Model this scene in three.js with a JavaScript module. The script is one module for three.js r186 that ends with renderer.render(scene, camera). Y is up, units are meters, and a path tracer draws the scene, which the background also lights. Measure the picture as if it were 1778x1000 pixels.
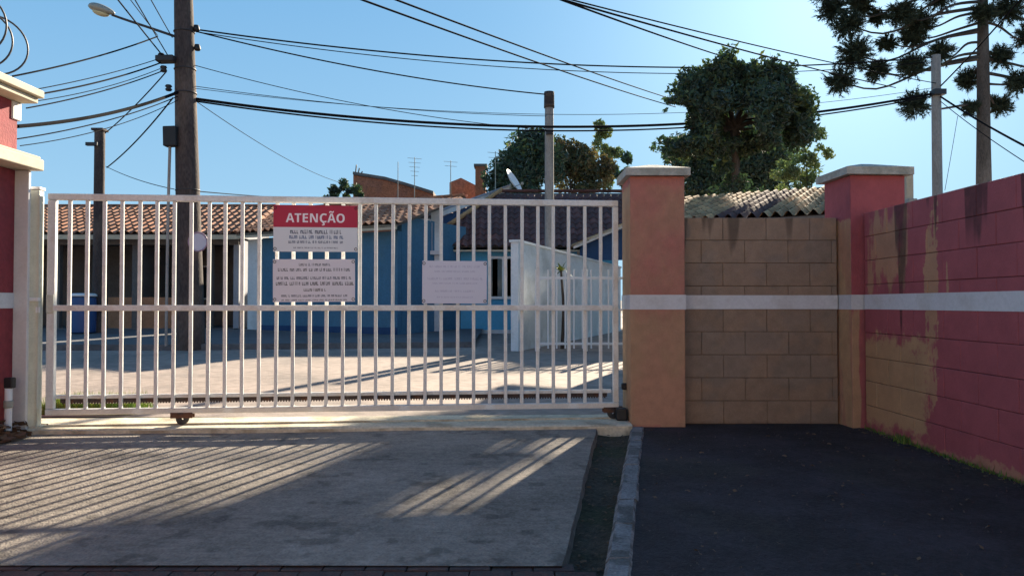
import * as THREE from 'three';
import { mergeGeometries } from 'three/addons/utils/BufferGeometryUtils.js';
import { RoundedBoxGeometry } from 'three/addons/geometries/RoundedBoxGeometry.js';

// ---------------------------------------------------------------- camera, sky, sun, exposure
const scene = new THREE.Scene();
const F = 1300;                                             // focal length in pixels of the 1778 x 1000 photograph
const camera = new THREE.PerspectiveCamera(2 * Math.atan(500 / F) * 180 / Math.PI, 1778 / 1000, 0.1, 900);
camera.position.set(0, 1.1, 0);
camera.rotation.x = Math.atan(27 / F);
const renderer = new THREE.WebGLRenderer({ antialias: true });
renderer.toneMapping = THREE.LinearToneMapping;
renderer.toneMappingExposure = 3.5;
renderer.shadowMap.enabled = true;

const sunDir = new THREE.Vector3(0.45, 0.45, -1).normalize();
const sun = new THREE.DirectionalLight(new THREE.Color(1.0, 0.86, 0.66), 5);
sun.position.copy(sunDir).multiplyScalar(60);
sun.castShadow = true; sun.shadow.radius = 1.6;
sun.shadow.mapSize.set(4096, 4096);
Object.assign(sun.shadow.camera, { left: -30, right: 30, top: 30, bottom: -30, near: 1, far: 140 });
scene.add(sun); scene.add(sun.target);

function makeSky() {
  const W = 1024, H = 512, data = new Float32Array(W * H * 4);
  const mix = (a, b, t) => a + (b - a) * t;
  const zen = [0.019, 0.05, 0.115], mid = [0.056, 0.132, 0.224], hor = [0.13, 0.212, 0.268], glow = [0.146, 0.174, 0.174];
  for (let j = 0; j < H; j++) for (let i = 0; i < W; i++) {
    const el = ((j + 0.5) / H - 0.5) * Math.PI, az = ((i + 0.5) / W - 0.5) * 2 * Math.PI;
    const x = Math.cos(el) * Math.cos(az), y = Math.sin(el), z = Math.cos(el) * Math.sin(az);
    const c = Math.max(-1, Math.min(1, x * sunDir.x + y * sunDir.y + z * sunDir.z)), ang = Math.acos(c);
    const e = Math.max(0, y), t1 = Math.min(1, e / 0.36), t2 = Math.max(0, Math.min(1, (e - 0.36) / 0.6));
    const g = 0.62 * Math.exp(-ang * ang / 0.055) + 0.5 * Math.exp(-ang / 0.34);
    const k = (j * W + i) * 4;
    for (let q = 0; q < 3; q++) {
      const lo = mix(hor[q], mid[q], Math.pow(t1, 0.8));
      data[k + q] = mix(lo, zen[q], t2) + glow[q] * g;
    }
    data[k + 3] = 1;
  }
  const t = new THREE.DataTexture(data, W, H, THREE.RGBAFormat, THREE.FloatType);
  t.mapping = THREE.EquirectangularReflectionMapping;
  t.magFilter = t.minFilter = THREE.LinearFilter; t.needsUpdate = true;
  return t;
}
const skyTex = makeSky();
scene.background = skyTex; scene.environment = skyTex;

// ---------------------------------------------------------------- helpers
let seed = 7;
const reseed = s => { seed = s; };
const rnd = () => { seed = (seed * 1664525 + 1013904223) >>> 0; return seed / 4294967296; };
const rr = (a, b) => a + (b - a) * rnd();
const gauss = () => Math.sqrt(-2 * Math.log(1 - rnd() * 0.999999)) * Math.cos(6.2832 * rnd());
const V = (x, y, z) => new THREE.Vector3(x, y, z);
const G = d => 0.02 * Math.max(0, d - 7);                    // the street climbs gently beyond the gate
const ramp = d => -0.05 * Math.max(0, 6.6 - d);              // the driveway falls towards the viewer
const at = (px, py, d) => V((px - 889) / F * d, 1.1 + (527 - py) / F * d, -d);
const lin = (r, g, b) => new THREE.Color().setRGB(r, g, b);

const names = {};
function numbered(n) { const k = names[n] = (names[n] ?? -1) + 1; return k ? n + '_' + String(k).padStart(3, '0') : n; }
function mesh(name, geo, mat, parent) {
  const m = new THREE.Mesh(Array.isArray(geo) ? merge(geo) : geo, mat);
  m.name = parent ? name : numbered(name); m.castShadow = m.receiveShadow = true;
  (parent || scene).add(m); return m;
}
function merge(list) {
  const l = list.map(g => { const n = g.index ? g.toNonIndexed() : g; for (const k of Object.keys(n.attributes)) if (!['position', 'normal', 'uv', 'color'].includes(k)) n.deleteAttribute(k); return n; });
  return l.length > 1 ? mergeGeometries(l) : l[0];
}
function tag(o, label, category, group, kind) { o.userData = { label, category }; if (group) o.userData.group = group; if (kind) o.userData.kind = kind; return o; }
function struct(o, label, category) { o.userData = { label, category, kind: 'structure' }; return o; }
function thing(name, label, category, pos = [0, 0, 0], turn = 0, group) {
  const o = new THREE.Group(); o.name = numbered(name); o.position.set(...pos); o.rotation.y = turn; scene.add(o);
  return tag(o, label, category, group);
}
// uv in metres from the dominant axis of each face
function boxUV(g, s = 1, ox = 0, oy = 0) {
  const p = g.attributes.position, n = g.attributes.normal, uv = new Float32Array(p.count * 2);
  for (let i = 0; i < p.count; i++) {
    const ax = Math.abs(n.getX(i)), ay = Math.abs(n.getY(i)), az = Math.abs(n.getZ(i));
    let u, v;
    if (ay >= ax && ay >= az) { u = p.getX(i); v = -p.getZ(i); } else if (ax >= az) { u = -p.getZ(i); v = p.getY(i); } else { u = p.getX(i); v = p.getY(i); }
    uv[2 * i] = u * s + ox; uv[2 * i + 1] = v * s + oy;
  }
  g.setAttribute('uv', new THREE.BufferAttribute(uv, 2)); return g;
}
function bx(w, h, d, x, y, z, bev = 0, uvs = 1) {             // centre x,z ; base y
  const g = bev ? new RoundedBoxGeometry(w, h, d, 2, bev) : new THREE.BoxGeometry(w, h, d);
  g.translate(x, y + h / 2, z); return boxUV(g, uvs);
}
const bx2 = (x0, x1, y0, y1, z0, z1, bev = 0) => bx(Math.abs(x1 - x0), y1 - y0, Math.abs(z1 - z0), (x0 + x1) / 2, y0, (z0 + z1) / 2, bev);
function geoFrom(pos, idx) {
  const g = new THREE.BufferGeometry(); g.setAttribute('position', new THREE.Float32BufferAttribute(pos, 3)); g.setIndex(idx);
  const n = g.toNonIndexed(); n.computeVertexNormals(); return boxUV(n);
}
function prism(pts, z0, z1) {                                // outline in x,y pushed from z0 to z1
  const s = new THREE.Shape(pts.map(p => new THREE.Vector2(...p)));
  const g = new THREE.ExtrudeGeometry(s, { depth: Math.abs(z1 - z0), bevelEnabled: false }); g.translate(0, 0, Math.min(z0, z1)); return boxUV(g);
}
function taper(pts, r0, r1, seg = 7, wob = 0) {
  const c = pts.length > 2 ? new THREE.CatmullRomCurve3(pts) : new THREE.LineCurve3(pts[0], pts[1]), n = Math.max(2, pts.length * 3);
  const fr = c.computeFrenetFrames(n, false), P = [], I = [];
  for (let i = 0; i <= n; i++) {
    const t = i / n, o = c.getPointAt(t), r = r0 + (r1 - r0) * t;
    for (let k = 0; k < seg; k++) {
      const a = k / seg * 6.2832, q = r * (1 + wob * (rnd() - 0.5)), v = o.clone().addScaledVector(fr.normals[i], Math.cos(a) * q).addScaledVector(fr.binormals[i], Math.sin(a) * q);
      P.push(v.x, v.y, v.z);
    }
  }
  for (let i = 0; i < n; i++) for (let k = 0; k < seg; k++) {
    const a = i * seg + k, b = i * seg + (k + 1) % seg, c2 = a + seg, d = b + seg; I.push(a, c2, b, b, c2, d);
  }
  const e = P.length / 3, o1 = c.getPointAt(1), o0 = c.getPointAt(0); P.push(o1.x, o1.y, o1.z, o0.x, o0.y, o0.z);
  for (let k = 0; k < seg; k++) { I.push(n * seg + k, e, n * seg + (k + 1) % seg, k, (k + 1) % seg, e + 1); }
  const g = new THREE.BufferGeometry(); g.setAttribute('position', new THREE.Float32BufferAttribute(P, 3)); g.setIndex(I); g.computeVertexNormals();
  const uv = new Float32Array(P.length / 3 * 2); for (let i = 0; i < uv.length / 2; i++) { uv[2 * i] = (i % seg) / seg; uv[2 * i + 1] = Math.floor(i / seg) * 0.3; }
  g.setAttribute('uv', new THREE.BufferAttribute(uv, 2)); return g;
}
// ---------------------------------------------------------------- noise and textures
const perm = new Uint8Array(65536); reseed(99); for (let i = 0; i < 65536; i++) perm[i] = Math.floor(rnd() * 256);
const hash = (x, y) => perm[((x * 73856093) ^ (y * 19349663)) & 65535] / 255;
function vnoise(x, y, per) {
  const xi = Math.floor(x), yi = Math.floor(y), fx = x - xi, fy = y - yi, m = q => per ? ((q % per) + per) % per : q;
  const s = t => t * t * (3 - 2 * t), a = hash(m(xi), m(yi)), b = hash(m(xi + 1), m(yi)), c = hash(m(xi), m(yi + 1)), d = hash(m(xi + 1), m(yi + 1));
  return a + (b - a) * s(fx) + (c - a) * s(fy) + (a - b - c + d) * s(fx) * s(fy);
}
function fbm(x, y, o = 4, per) { let v = 0, a = 0.5, s = 0; for (let i = 0; i < o; i++) { v += a * vnoise(x, y, per); s += a; a *= 0.5; x *= 2; y *= 2; if (per) per *= 2; x += 0; } return v / s; }
const toS = v => { v = Math.max(0, Math.min(1, v)); return 255 * (v <= 0.0031308 ? 12.92 * v : 1.055 * Math.pow(v, 1 / 2.4) - 0.055); };
function tex(w, h, fn, rep) {                                 // fn(u,v,out) linear colour, v upwards
  const d = new Uint8Array(w * h * 4), o = [0, 0, 0];
  for (let j = 0; j < h; j++) for (let i = 0; i < w; i++) { fn(i / w, j / h, o); const k = (j * w + i) * 4; d[k] = toS(o[0]); d[k + 1] = toS(o[1]); d[k + 2] = toS(o[2]); d[k + 3] = 255; }
  const t = new THREE.DataTexture(d, w, h, THREE.RGBAFormat); t.colorSpace = THREE.SRGBColorSpace;
  t.magFilter = THREE.LinearFilter; t.minFilter = THREE.LinearMipmapLinearFilter; t.generateMipmaps = true; t.wrapS = t.wrapT = THREE.RepeatWrapping;
  if (rep) t.repeat.set(rep[0], rep[1]); t.needsUpdate = true; return t;
}
function htex(w, h, fn, rep) {
  const d = new Uint8Array(w * h * 4);
  for (let j = 0; j < h; j++) for (let i = 0; i < w; i++) { const v = 255 * Math.max(0, Math.min(1, fn(i / w, j / h))), k = (j * w + i) * 4; d[k] = d[k + 1] = d[k + 2] = v; d[k + 3] = 255; }
  const t = new THREE.DataTexture(d, w, h, THREE.RGBAFormat); t.magFilter = THREE.LinearFilter; t.minFilter = THREE.LinearMipmapLinearFilter; t.generateMipmaps = true; t.wrapS = t.wrapT = THREE.RepeatWrapping;
  if (rep) t.repeat.set(rep[0], rep[1]); t.needsUpdate = true; return t;
}
const grainBump = htex(512, 512, (u, v) => 0.55 * fbm(u * 32, v * 32, 3, 32) + 0.45 * vnoise(u * 128, v * 128, 128));
const bumpRep = (s) => { const t = grainBump.clone(); t.repeat.set(s, s); t.needsUpdate = true; return t; };
const bump1 = bumpRep(1), bump05 = bumpRep(0.5);
function mottled(base, amp = 0.18, sc = 1, speck = 0.1, second, secAmt = 0.5) {   // grain and blotches, repeats every 1/sc metres
  return tex(256, 256, (u, v, o) => {
    const b = fbm(u * 6, v * 6, 5, 6), f = vnoise(u * 96, v * 96, 96), m = vnoise(u * 48 + 7, v * 48 + 3, 48);
    const k = 1 + amp * 2 * (b - 0.5) + speck * 2 * (f - 0.5) + speck * (m - 0.5);
    let w = second ? Math.max(0, Math.min(1, (fbm(u * 5 + 0, v * 5 + 0, 5, 5) - 0.52) * 7)) * secAmt : 0;
    for (let q = 0; q < 3; q++) o[q] = (base[q] * (1 - w) + (second ? second[q] : 0) * w) * k;
  }, [sc, sc]);
}
const std = (o) => new THREE.MeshStandardMaterial({ roughness: 0.85, ...o });
const plain = (r, g, b, rough = 0.7, extra = {}) => std({ color: lin(r, g, b), roughness: rough, ...extra });
const M = {
  street: std({ map: mottled([0.285, 0.225, 0.19], 0.32, 0.16, 0.2, [0.2, 0.165, 0.145], 0.75), bumpMap: bump05, bumpScale: 0.004, roughness: 0.9 }),
  earth: std({ map: mottled([0.14, 0.12, 0.09], 0.3, 0.1, 0.2), roughness: 1 }),
  pavement: std({ map: mottled([0.115, 0.115, 0.12], 0.25, 0.25, 0.14), roughness: 0.95 }),
  kerb: std({ map: mottled([0.19, 0.19, 0.19], 0.4, 1.3, 0.3, [0.07, 0.07, 0.065], 0.85), bumpMap: bump1, bumpScale: 0.01, roughness: 0.9 }),
  sill: std({ map: mottled([0.56, 0.5, 0.38], 0.22, 0.7, 0.16, [0.33, 0.27, 0.18], 0.7), bumpMap: bump1, bumpScale: 0.004, roughness: 0.9 }),
  gutter: std({ map: mottled([0.055, 0.046, 0.032], 0.5, 0.7, 0.4, [0.03, 0.034, 0.016], 0.9), bumpMap: bump1, bumpScale: 0.012, roughness: 1 }),
  whitePaint: std({ map: mottled([0.66, 0.64, 0.63], 0.1, 0.8, 0.04, [0.5, 0.47, 0.42], 0.35), roughness: 0.6 }),
  bandPaint: std({ map: mottled([0.62, 0.61, 0.62], 0.1, 0.8, 0.05, [0.5, 0.47, 0.44], 0.4), roughness: 0.7 }),
  capPaint: std({ map: mottled([0.42, 0.41, 0.37], 0.25, 0.9, 0.12, [0.23, 0.23, 0.19], 0.6), bumpMap: bump1, bumpScale: 0.003, roughness: 0.85 }),
  gatePaint: std({ map: mottled([0.7, 0.7, 0.68], 0.1, 1.3, 0.07, [0.45, 0.36, 0.28], 0.35), roughness: 0.45 }),
  postPaint: std({ map: mottled([0.56, 0.57, 0.49], 0.14, 1.2, 0.06, [0.42, 0.38, 0.26], 0.5), roughness: 0.55 }),
  rust: std({ map: mottled([0.07, 0.05, 0.045], 0.4, 3, 0.2, [0.14, 0.06, 0.03], 0.7), roughness: 0.8, metalness: 0.3 }),
  darkSteel: plain(0.045, 0.045, 0.05, 0.55, { metalness: 0.4 }),
  black: plain(0.012, 0.012, 0.014, 0.6),
  cable: new THREE.MeshPhysicalMaterial({ color: lin(0.008, 0.008, 0.01), roughness: 1, specularIntensity: 0.15 }),
  darkPole: std({ map: mottled([0.055, 0.042, 0.04], 0.35, 0.8, 0.3, [0.1, 0.075, 0.062], 0.6), bumpMap: bump1, bumpScale: 0.006, roughness: 0.95 }),
  greyPole: std({ map: mottled([0.3, 0.28, 0.26], 0.2, 0.8, 0.15, [0.2, 0.18, 0.17], 0.5), roughness: 0.9 }),
  brickFar: std({ map: mottled([0.36, 0.13, 0.065], 0.25, 0.35, 0.3, [0.26, 0.11, 0.07], 0.7), roughness: 0.95 }),
  blueWall: std({ map: mottled([0.055, 0.16, 0.26], 0.16, 0.4, 0.08, [0.07, 0.17, 0.25], 0.6), roughness: 0.85 }),
  deepBlue: std({ map: mottled([0.02, 0.06, 0.15], 0.14, 0.4, 0.06), roughness: 0.85 }),
  lightBlue: std({ map: mottled([0.09, 0.38, 0.6], 0.12, 0.4, 0.05, [0.12, 0.4, 0.58], 0.5), roughness: 0.85 }),
  paleWall: std({ map: mottled([0.66, 0.7, 0.72], 0.1, 0.35, 0.05, [0.4, 0.43, 0.43], 0.5), roughness: 0.85 }),
  greyWall: std({ map: mottled([0.3, 0.31, 0.35], 0.15, 0.4, 0.06), roughness: 0.9 }),
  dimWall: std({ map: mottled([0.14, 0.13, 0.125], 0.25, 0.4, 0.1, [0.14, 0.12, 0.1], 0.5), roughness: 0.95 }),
  cream: std({ map: mottled([0.5, 0.44, 0.33], 0.15, 0.8, 0.06), roughness: 0.85 }),
  ochreWall: std({ map: mottled([0.4, 0.325, 0.25], 0.15, 0.5, 0.06), roughness: 0.9 }),
  lowBrick: std({ map: mottled([0.36, 0.17, 0.09], 0.25, 1.2, 0.2), roughness: 0.95 }),
  glass: plain(0.03, 0.035, 0.045, 0.08, { metalness: 0 }),
  curtain: plain(0.34, 0.36, 0.36, 0.9),
  white: plain(0.72, 0.72, 0.72, 0.5),
  bark: std({ map: mottled([0.07, 0.056, 0.048], 0.35, 1, 0.3, [0.11, 0.09, 0.08], 0.5), bumpMap: bump1, bumpScale: 0.02, roughness: 1 }),
  plasticBlue: plain(0.025, 0.08, 0.22, 0.5),
  leafLime: plain(0.22, 0.27, 0.04, 0.6), leafGreen: plain(0.05, 0.11, 0.025, 0.6),
  lampGrey: plain(0.3, 0.3, 0.26, 0.5),
};
const tileTones = base => [0.72, 0.88, 1, 1.16, 1.34].map((k, i) => std({ map: mottled(base.map((c, q) => c * k * (1 + (i % 2 ? 0.06 : -0.04) * (q - 1))), 0.28, 2, 0.2, base.map(c => c * k * 0.55 + 0.02), 0.6), roughness: 0.9 }));
const tiles = { orange: tileTones([0.38, 0.175, 0.1]), plum: tileTones([0.125, 0.056, 0.05]), straw: tileTones([0.46, 0.28, 0.135]) };
// leaf materials: one thin translucent material, colour from the vertices
const leafMat = new THREE.MeshPhysicalMaterial({ vertexColors: true, roughness: 0.85, transmission: 0.4, thickness: 0, side: THREE.DoubleSide });
const needleMat = new THREE.MeshStandardMaterial({ vertexColors: true, roughness: 0.9, side: THREE.DoubleSide });

// ---------------------------------------------------------------- ground
{ // one sheet to the horizon
  const ds = [-300, -30, 0, 6, 7.3, 12, 20, 40, 80, 140, 260, 420], P = [], I = [];
  const hgt = d => d < 6.5 ? -0.45 : d < 80 ? G(d) - 0.03 : G(80) - 0.03;
  ds.forEach(d => [-400, -60, -20, 0, 20, 60, 400].forEach(x => P.push(x, hgt(d), -d)));
  for (let i = 0; i < ds.length - 1; i++) for (let k = 0; k < 6; k++) { const a = i * 7 + k; I.push(a, a + 1, a + 7, a + 1, a + 8, a + 7); }
  struct(mesh('ground', geoFrom(P, I), M.earth), 'bare earth spreading around the street and houses', 'ground');
}
function sheet(fn, nx, nd) {                                  // fn(s,t) -> [x, y, d], s across, t away
  const P = [], I = [];
  for (let j = 0; j <= nd; j++) for (let i = 0; i <= nx; i++) { const [x, y, d] = fn(i / nx, j / nd); P.push(x, y, -d); }
  for (let j = 0; j < nd; j++) for (let i = 0; i < nx; i++) { const a = j * (nx + 1) + i; I.push(a, a + 1, a + nx + 1, a + 1, a + nx + 2, a + nx + 1); }
  const g = new THREE.BufferGeometry(); g.setAttribute('position', new THREE.Float32BufferAttribute(P, 3)); g.setIndex(I); g.computeVertexNormals(); return boxUV(g);
}
struct(mesh('street', sheet((s, t) => { const d = 7.25 + t * 30; return [-30 + s * 60, G(d) + 0.004 * (vnoise(s * 60, t * 30) - 0.5), d]; }, 60, 40), M.street), 'pale worn street running past the gate', 'road');
// driveway slab edges (x at depth d)
const slabR = d => 0.022 * (fbm(d * 4, 2.5, 4) - 0.5) + 0.215 + (d - 3.45) * (0.737 - 0.215) / (6.56 - 3.45);
const kerbL = d => 0.36 + (d - 3.02) * (1.05 - 0.36) / (6.65 - 3.02);
const drive = std({
  map: tex(1024, 1024, (u, v, o) => {
    const b = fbm(u * 8, v * 8, 5, 8), c = fbm(u * 3 + 5, v * 3, 4, 3), f = vnoise(u * 256, v * 256, 256), m = vnoise(u * 80, v * 80, 80);
    let k = 0.78 + 0.55 * (b - 0.5) + 0.5 * (c - 0.5) + 0.34 * (f - 0.5) + 0.22 * (m - 0.5);
    k *= 1 - 0.4 * Math.max(0, Math.min(1, (fbm(u * 22 + 3, v * 22, 4, 22) - 0.62) * 7)); k *= 0.9 + 0.2 * vnoise(u * 20, v * 140, 140);
    o[0] = 0.262 * k; o[1] = 0.228 * k; o[2] = 0.192 * k;
  }, [0.36, 0.36]), bumpMap: bump1, bumpScale: 0.006, roughness: 0.92
});
{
  const g = sheet((s, t) => { const d = 3.60 + t * (6.66 - 3.60), xr = slabR(d), x = -7 + s * (xr + 7); return [x, ramp(d) + 0.008 * (vnoise(x * 1.3, d * 1.3) - 0.5), d]; }, 60, 30);
  const P = [], I = [];                                        // the slab's cut edges, right and front
  for (let i = 0; i <= 30; i++) { const d = 3.60 + i / 30 * (6.66 - 3.60), w = 0.012 * (rnd() - 0.5); P.push(slabR(d) + 0.001, ramp(d) + 0.003, -d, slabR(d) + 0.02 + w, ramp(d) - 0.09, -d); }
  for (let i = 0; i < 30; i++) I.push(2 * i, 2 * i + 1, 2 * i + 2, 2 * i + 1, 2 * i + 3, 2 * i + 2);
  const e2 = bx2(-7, slabR(3.60), ramp(3.60) - 0.12, ramp(3.60) - 0.002, -3.675, -3.70);
  struct(mesh('driveway', [g, geoFrom(P, I), e2], drive), 'stained concrete driveway slab sloping up to the gate', 'driveway');
}
struct(mesh('gutter', sheet((s, t) => { const d = 2.2 + t * 4.45, x0 = slabR(d) - 0.02, x1 = kerbL(d) + 0.03, x = x0 + s * (x1 - x0); return [x, ramp(d) - 0.045 - 0.02 * Math.sin(s * 3.14) + 0.012 * (vnoise(x * 9, d * 9) - 0.5), d]; }, 8, 40), M.gutter), 'mossy concrete gutter between driveway slab and painted kerb', 'gutter');
// asphalt lane on the right
const asphalt = std({
  map: tex(1024, 1024, (u, v, o) => {
    const b = fbm(u * 7, v * 7, 5, 7), f = vnoise(u * 300, v * 300, 300), m = vnoise(u * 110, v * 110, 110), s = vnoise(u * 200 + 9, v * 200, 200);
    let k = 0.85 + 1.5 * (b - 0.5) + 0.8 * (f - 0.5) + 0.7 * (m - 0.5) + 0.9 * (fbm(u * 18 + 4, v * 18, 3, 18) - 0.5); k = Math.max(0.25, k); if (s > 0.95) k *= 2.6;
    const moss = Math.max(0, Math.min(1, (fbm(u * 4 + 9, v * 4 + 1, 5, 4) - 0.55) * 6)) * 0.6;
    o[0] = 0.019 * k * (1 - moss) + 0.022 * k * moss; o[1] = 0.016 * k * (1 - moss) + 0.021 * k * moss; o[2] = 0.021 * k * (1 - moss) + 0.015 * k * moss;
  }, [0.4, 0.4]), bumpMap: bumpRep(2), bumpScale: 0.006, roughness: 0.88
});
struct(mesh('asphalt_lane', [sheet((s, t) => { const d = -8 + t * 14.9, x0 = kerbL(Math.max(d, -4)) + 0.1, x = x0 + s * (3.2 - x0); return [x, 0.012 * (fbm(x * 1.5, d * 1.5, 3) - 0.5) - 0.003, d]; }, 40, 120)], asphalt), 'dark rough asphalt lane inside the red wall', 'lane');
struct(mesh('forecourt', sheet((s, t) => { const d = -14 + t * 17.68, x = -9 + s * 9.1; return [x, ramp(3.60) - 0.03, d]; }, 8, 12), drive), 'concrete forecourt under and behind the viewer', 'ground');
// kerb stones
reseed(31);
{
  let d = 2.4, i = 0;
  const root = thing('kerb', 'white painted kerb of short stones between mossy gutter and asphalt lane', 'kerb'); 
  while (d < 6.6) {
    const len = Math.min(rr(0.38, 0.5), 6.68 - d), d1 = d + len - 0.012, w = 0.12 + rr(-0.004, 0.004), h = rr(0.006, 0.012), P = [], I = [];
    const xl0 = kerbL(d) + rr(-0.004, 0.004), xl1 = kerbL(d1) + rr(-0.004, 0.004), c = 0.018;
    const sec = (x, dd) => [[x - 0.012, -0.3], [x, h - c * 1.4], [x + c, h], [x + w - c, h + 0.002], [x + w, h - c], [x + w, -0.3]].forEach(([a, b]) => P.push(a, b + rr(-0.002, 0.002), -dd));
    const n = 5; for (let k = 0; k <= n; k++) sec(xl0 + (xl1 - xl0) * k / n + rr(-0.002, 0.002), d + (d1 - d) * k / n);
    for (let k = 0; k < n; k++) for (let q = 0; q < 5; q++) { const a = k * 6 + q; I.push(a, a + 1, a + 6, a + 1, a + 7, a + 6); }
    for (const o of [0, n * 6]) for (let q = 1; q < 5; q++) I.push(o, o + q, o + q + 1);
    mesh('kerb_stone', geoFrom(P, I), M.kerb, root); d += len; i++;
  }
}
// brick pavers along the front of the slab
reseed(32);
{
  const pav = [[0.075, 0.035, 0.03], [0.06, 0.034, 0.032], [0.09, 0.046, 0.038]].map(c => std({ map: mottled(c, 0.3, 2, 0.25, [0.05, 0.045, 0.04], 0.6), bumpMap: bump1, bumpScale: 0.004 }));
  const root = new THREE.Group(); root.name = 'paver_strip'; scene.add(root); struct(root, 'strip of worn red brick pavers along the slab front', 'paving');
  const g = new RoundedBoxGeometry(0.196, 0.06, 0.096, 1, 0.007); boxUV(g);
  for (let r = 0; r < 5; r++) for (let i = 0; i < 24; i++) {
    const m = mesh('paver', g, pav[Math.floor(rnd() * 3)], root); m.position.set(-4.4 + i * 0.2 + (r % 2) * 0.1, ramp(3.60) - 0.04 + rr(-0.004, 0.004), -(3.61 - r * 0.1)); m.rotation.y = rr(-0.02, 0.02);
  }
}
// concrete sill under the gate
{
  const a = [-4.6, 6.34], b = [1.06, 6.6], g = sheet((s, t) => {
    const x = a[0] + s * (b[0] - a[0]), d0 = a[1] + s * (b[1] - a[1]), prof = [[0, -0.1], [0, 0.022], [0.02, 0.034], [0.62, 0.036], [0.72, 0.005], [0.74, -0.1]][Math.round(t * 5)];
    return [x, prof[1] + (prof[1] > 0 ? 0.008 * (vnoise(x * 3, t * 9) - 0.5) : 0), d0 + prof[0] + 0.02 * (vnoise(x * 2.2, 5) - 0.5)];
  }, 50, 5);
  const gg = g.toNonIndexed(); gg.computeVertexNormals(); boxUV(gg);
  struct(mesh('gate_sill', gg, M.sill), 'sunlit worn concrete sill under the sliding gate', 'sill');
}
// ---------------------------------------------------------------- block walls
function blockGeo(w, h, t, c, u0, v0, U, Vv) {               // chamfered block, face at z = t, lower left corner at 0,0
  const P = [0, 0, 0, w, 0, 0, w, h, 0, 0, h, 0, 0, 0, t - c, w, 0, t - c, w, h, t - c, 0, h, t - c, c, c, t, w - c, c, t, w - c, h - c, t, c, h - c, t];
  const q = (a, b, d, e) => [a, b, d, a, d, e], I = [...q(8, 9, 10, 11), ...q(4, 5, 9, 8), ...q(5, 6, 10, 9), ...q(6, 7, 11, 10), ...q(7, 4, 8, 11), ...q(0, 1, 5, 4), ...q(1, 2, 6, 5), ...q(2, 3, 7, 6), ...q(3, 0, 4, 7)];
  const g = new THREE.BufferGeometry(); g.setAttribute('position', new THREE.Float32BufferAttribute(P, 3)); g.setIndex(I);
  const n = g.toNonIndexed(); n.computeVertexNormals(); const p = n.attributes.position, uv = [];
  for (let i = 0; i < p.count; i++) uv.push((u0 + p.getX(i)) / U, (v0 + p.getY(i)) / Vv);
  n.setAttribute('uv', new THREE.Float32BufferAttribute(uv, 2)); return n;
}
function blockWall(root, L, H, skin, core, skip) {           // local x along the wall, z outwards; 0.4 x 0.2 blocks
  const rows = Math.round(H / 0.2), h = H / rows;
  for (let r = 0; r < rows; r++) {
    let x = r % 2 ? -0.2 : 0;
    while (x < L - 0.01) {
      const x0 = Math.max(0, x), x1 = Math.min(L, x + 0.4);
      if (x1 - x0 > 0.05) { const j = 0.0035; const m = mesh('block', blockGeo(x1 - x0 - j, h - j, 0.03 + rr(-0.0015, 0.0015), 0.004, x0, r * h, L, H), skin, root); m.position.set(x0 + j / 2, r * h + j / 2, 0); m.rotation.y = rr(-0.003, 0.003); }
      x += 0.4;
    }
  }
}
const RED = [0.35, 0.082, 0.094], TAN = [0.43, 0.25, 0.13], CLAY = [0.19, 0.105, 0.06];
const sm = (a, b, t) => { t = Math.max(0, Math.min(1, (t - a) / (b - a))); return t * t * (3 - 2 * t); };
// right wall: local x runs from the pillar towards the viewer (0 .. 4.6 m), y 0 .. 1.9
const RW = { L: 4.6, H: 1.9 };
const redWallMap = tex(2048, 1024, (u, v, o) => {
  const x = u * RW.L, y = v * RW.H, n = fbm(x * 5, y * 5, 5), n2 = fbm(x * 14 + 3, y * 14, 4), st = fbm(x * 16, y * 1.6 + 7, 4), f = vnoise(x * 180, y * 180);
  // bare patches: low one 0.05..0.75 m, streaky one above the band
  const ragged = (n - 0.5) * 0.2 + (n2 - 0.5) * 0.2 + (fbm(x * 40, y * 40, 3) - 0.5) * 0.1;
  let p = sm(-0.03, 0.1, 0.03 + ragged + Math.min(x + 0.1, 0.98 - x, y - 0.1, 0.80 - y));
  p = Math.max(p, 0.75 * sm(-0.02, 0.12, -0.03 + (st - 0.5) * 0.6 + ragged * 0.7 + Math.min(x - 0.06, 0.72 - x, y - 1.2, 1.85 - y)));
  p = Math.max(p, 0.8 * sm(0, 0.05, -0.10 + (st - 0.5) * 0.7 + ragged + Math.min(x - 0.85, 1.15 - x, y - 0.3, 1.75 - y) * 0.8));
  p = Math.max(p, 0.6 * sm(0, 0.05, -0.02 + ragged * 0.8 + Math.min(0.09 - y, x - 0.2)));
  const k = 1 + 0.3 * (n - 0.5) + 0.14 * (f - 0.5) + 0.2 * (n2 - 0.5);
  for (let q = 0; q < 3; q++) o[q] = (RED[q] * (1 - p) + TAN[q] * p) * k;
  const drip = sm(0.0, 0.12, (fbm(x * 9 + 20, y * 0.5, 3) - 0.56) * 1.6 - (RW.H - y) * 0.42) * (0.6 + 0.6 * n2);   // dark run-off stains below the coping
  const grime = sm(0, 0.1, 0.05 - y + (n2 - 0.5) * 0.14);
  for (let q = 0; q < 3; q++) o[q] *= 1 - 0.72 * Math.min(1, drip) - 0.55 * grime * (1 - 0.72 * Math.min(1, drip));
});
redWallMap.wrapS = redWallMap.wrapT = THREE.ClampToEdgeWrapping;
const redWallMat = std({ map: redWallMap, bumpMap: bumpRep(6), bumpScale: 0.002, roughness: 0.75 });
const jointMat = plain(0.1, 0.03, 0.03, 0.95), jointTan = plain(0.14, 0.085, 0.05, 0.95);
reseed(41);
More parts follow.
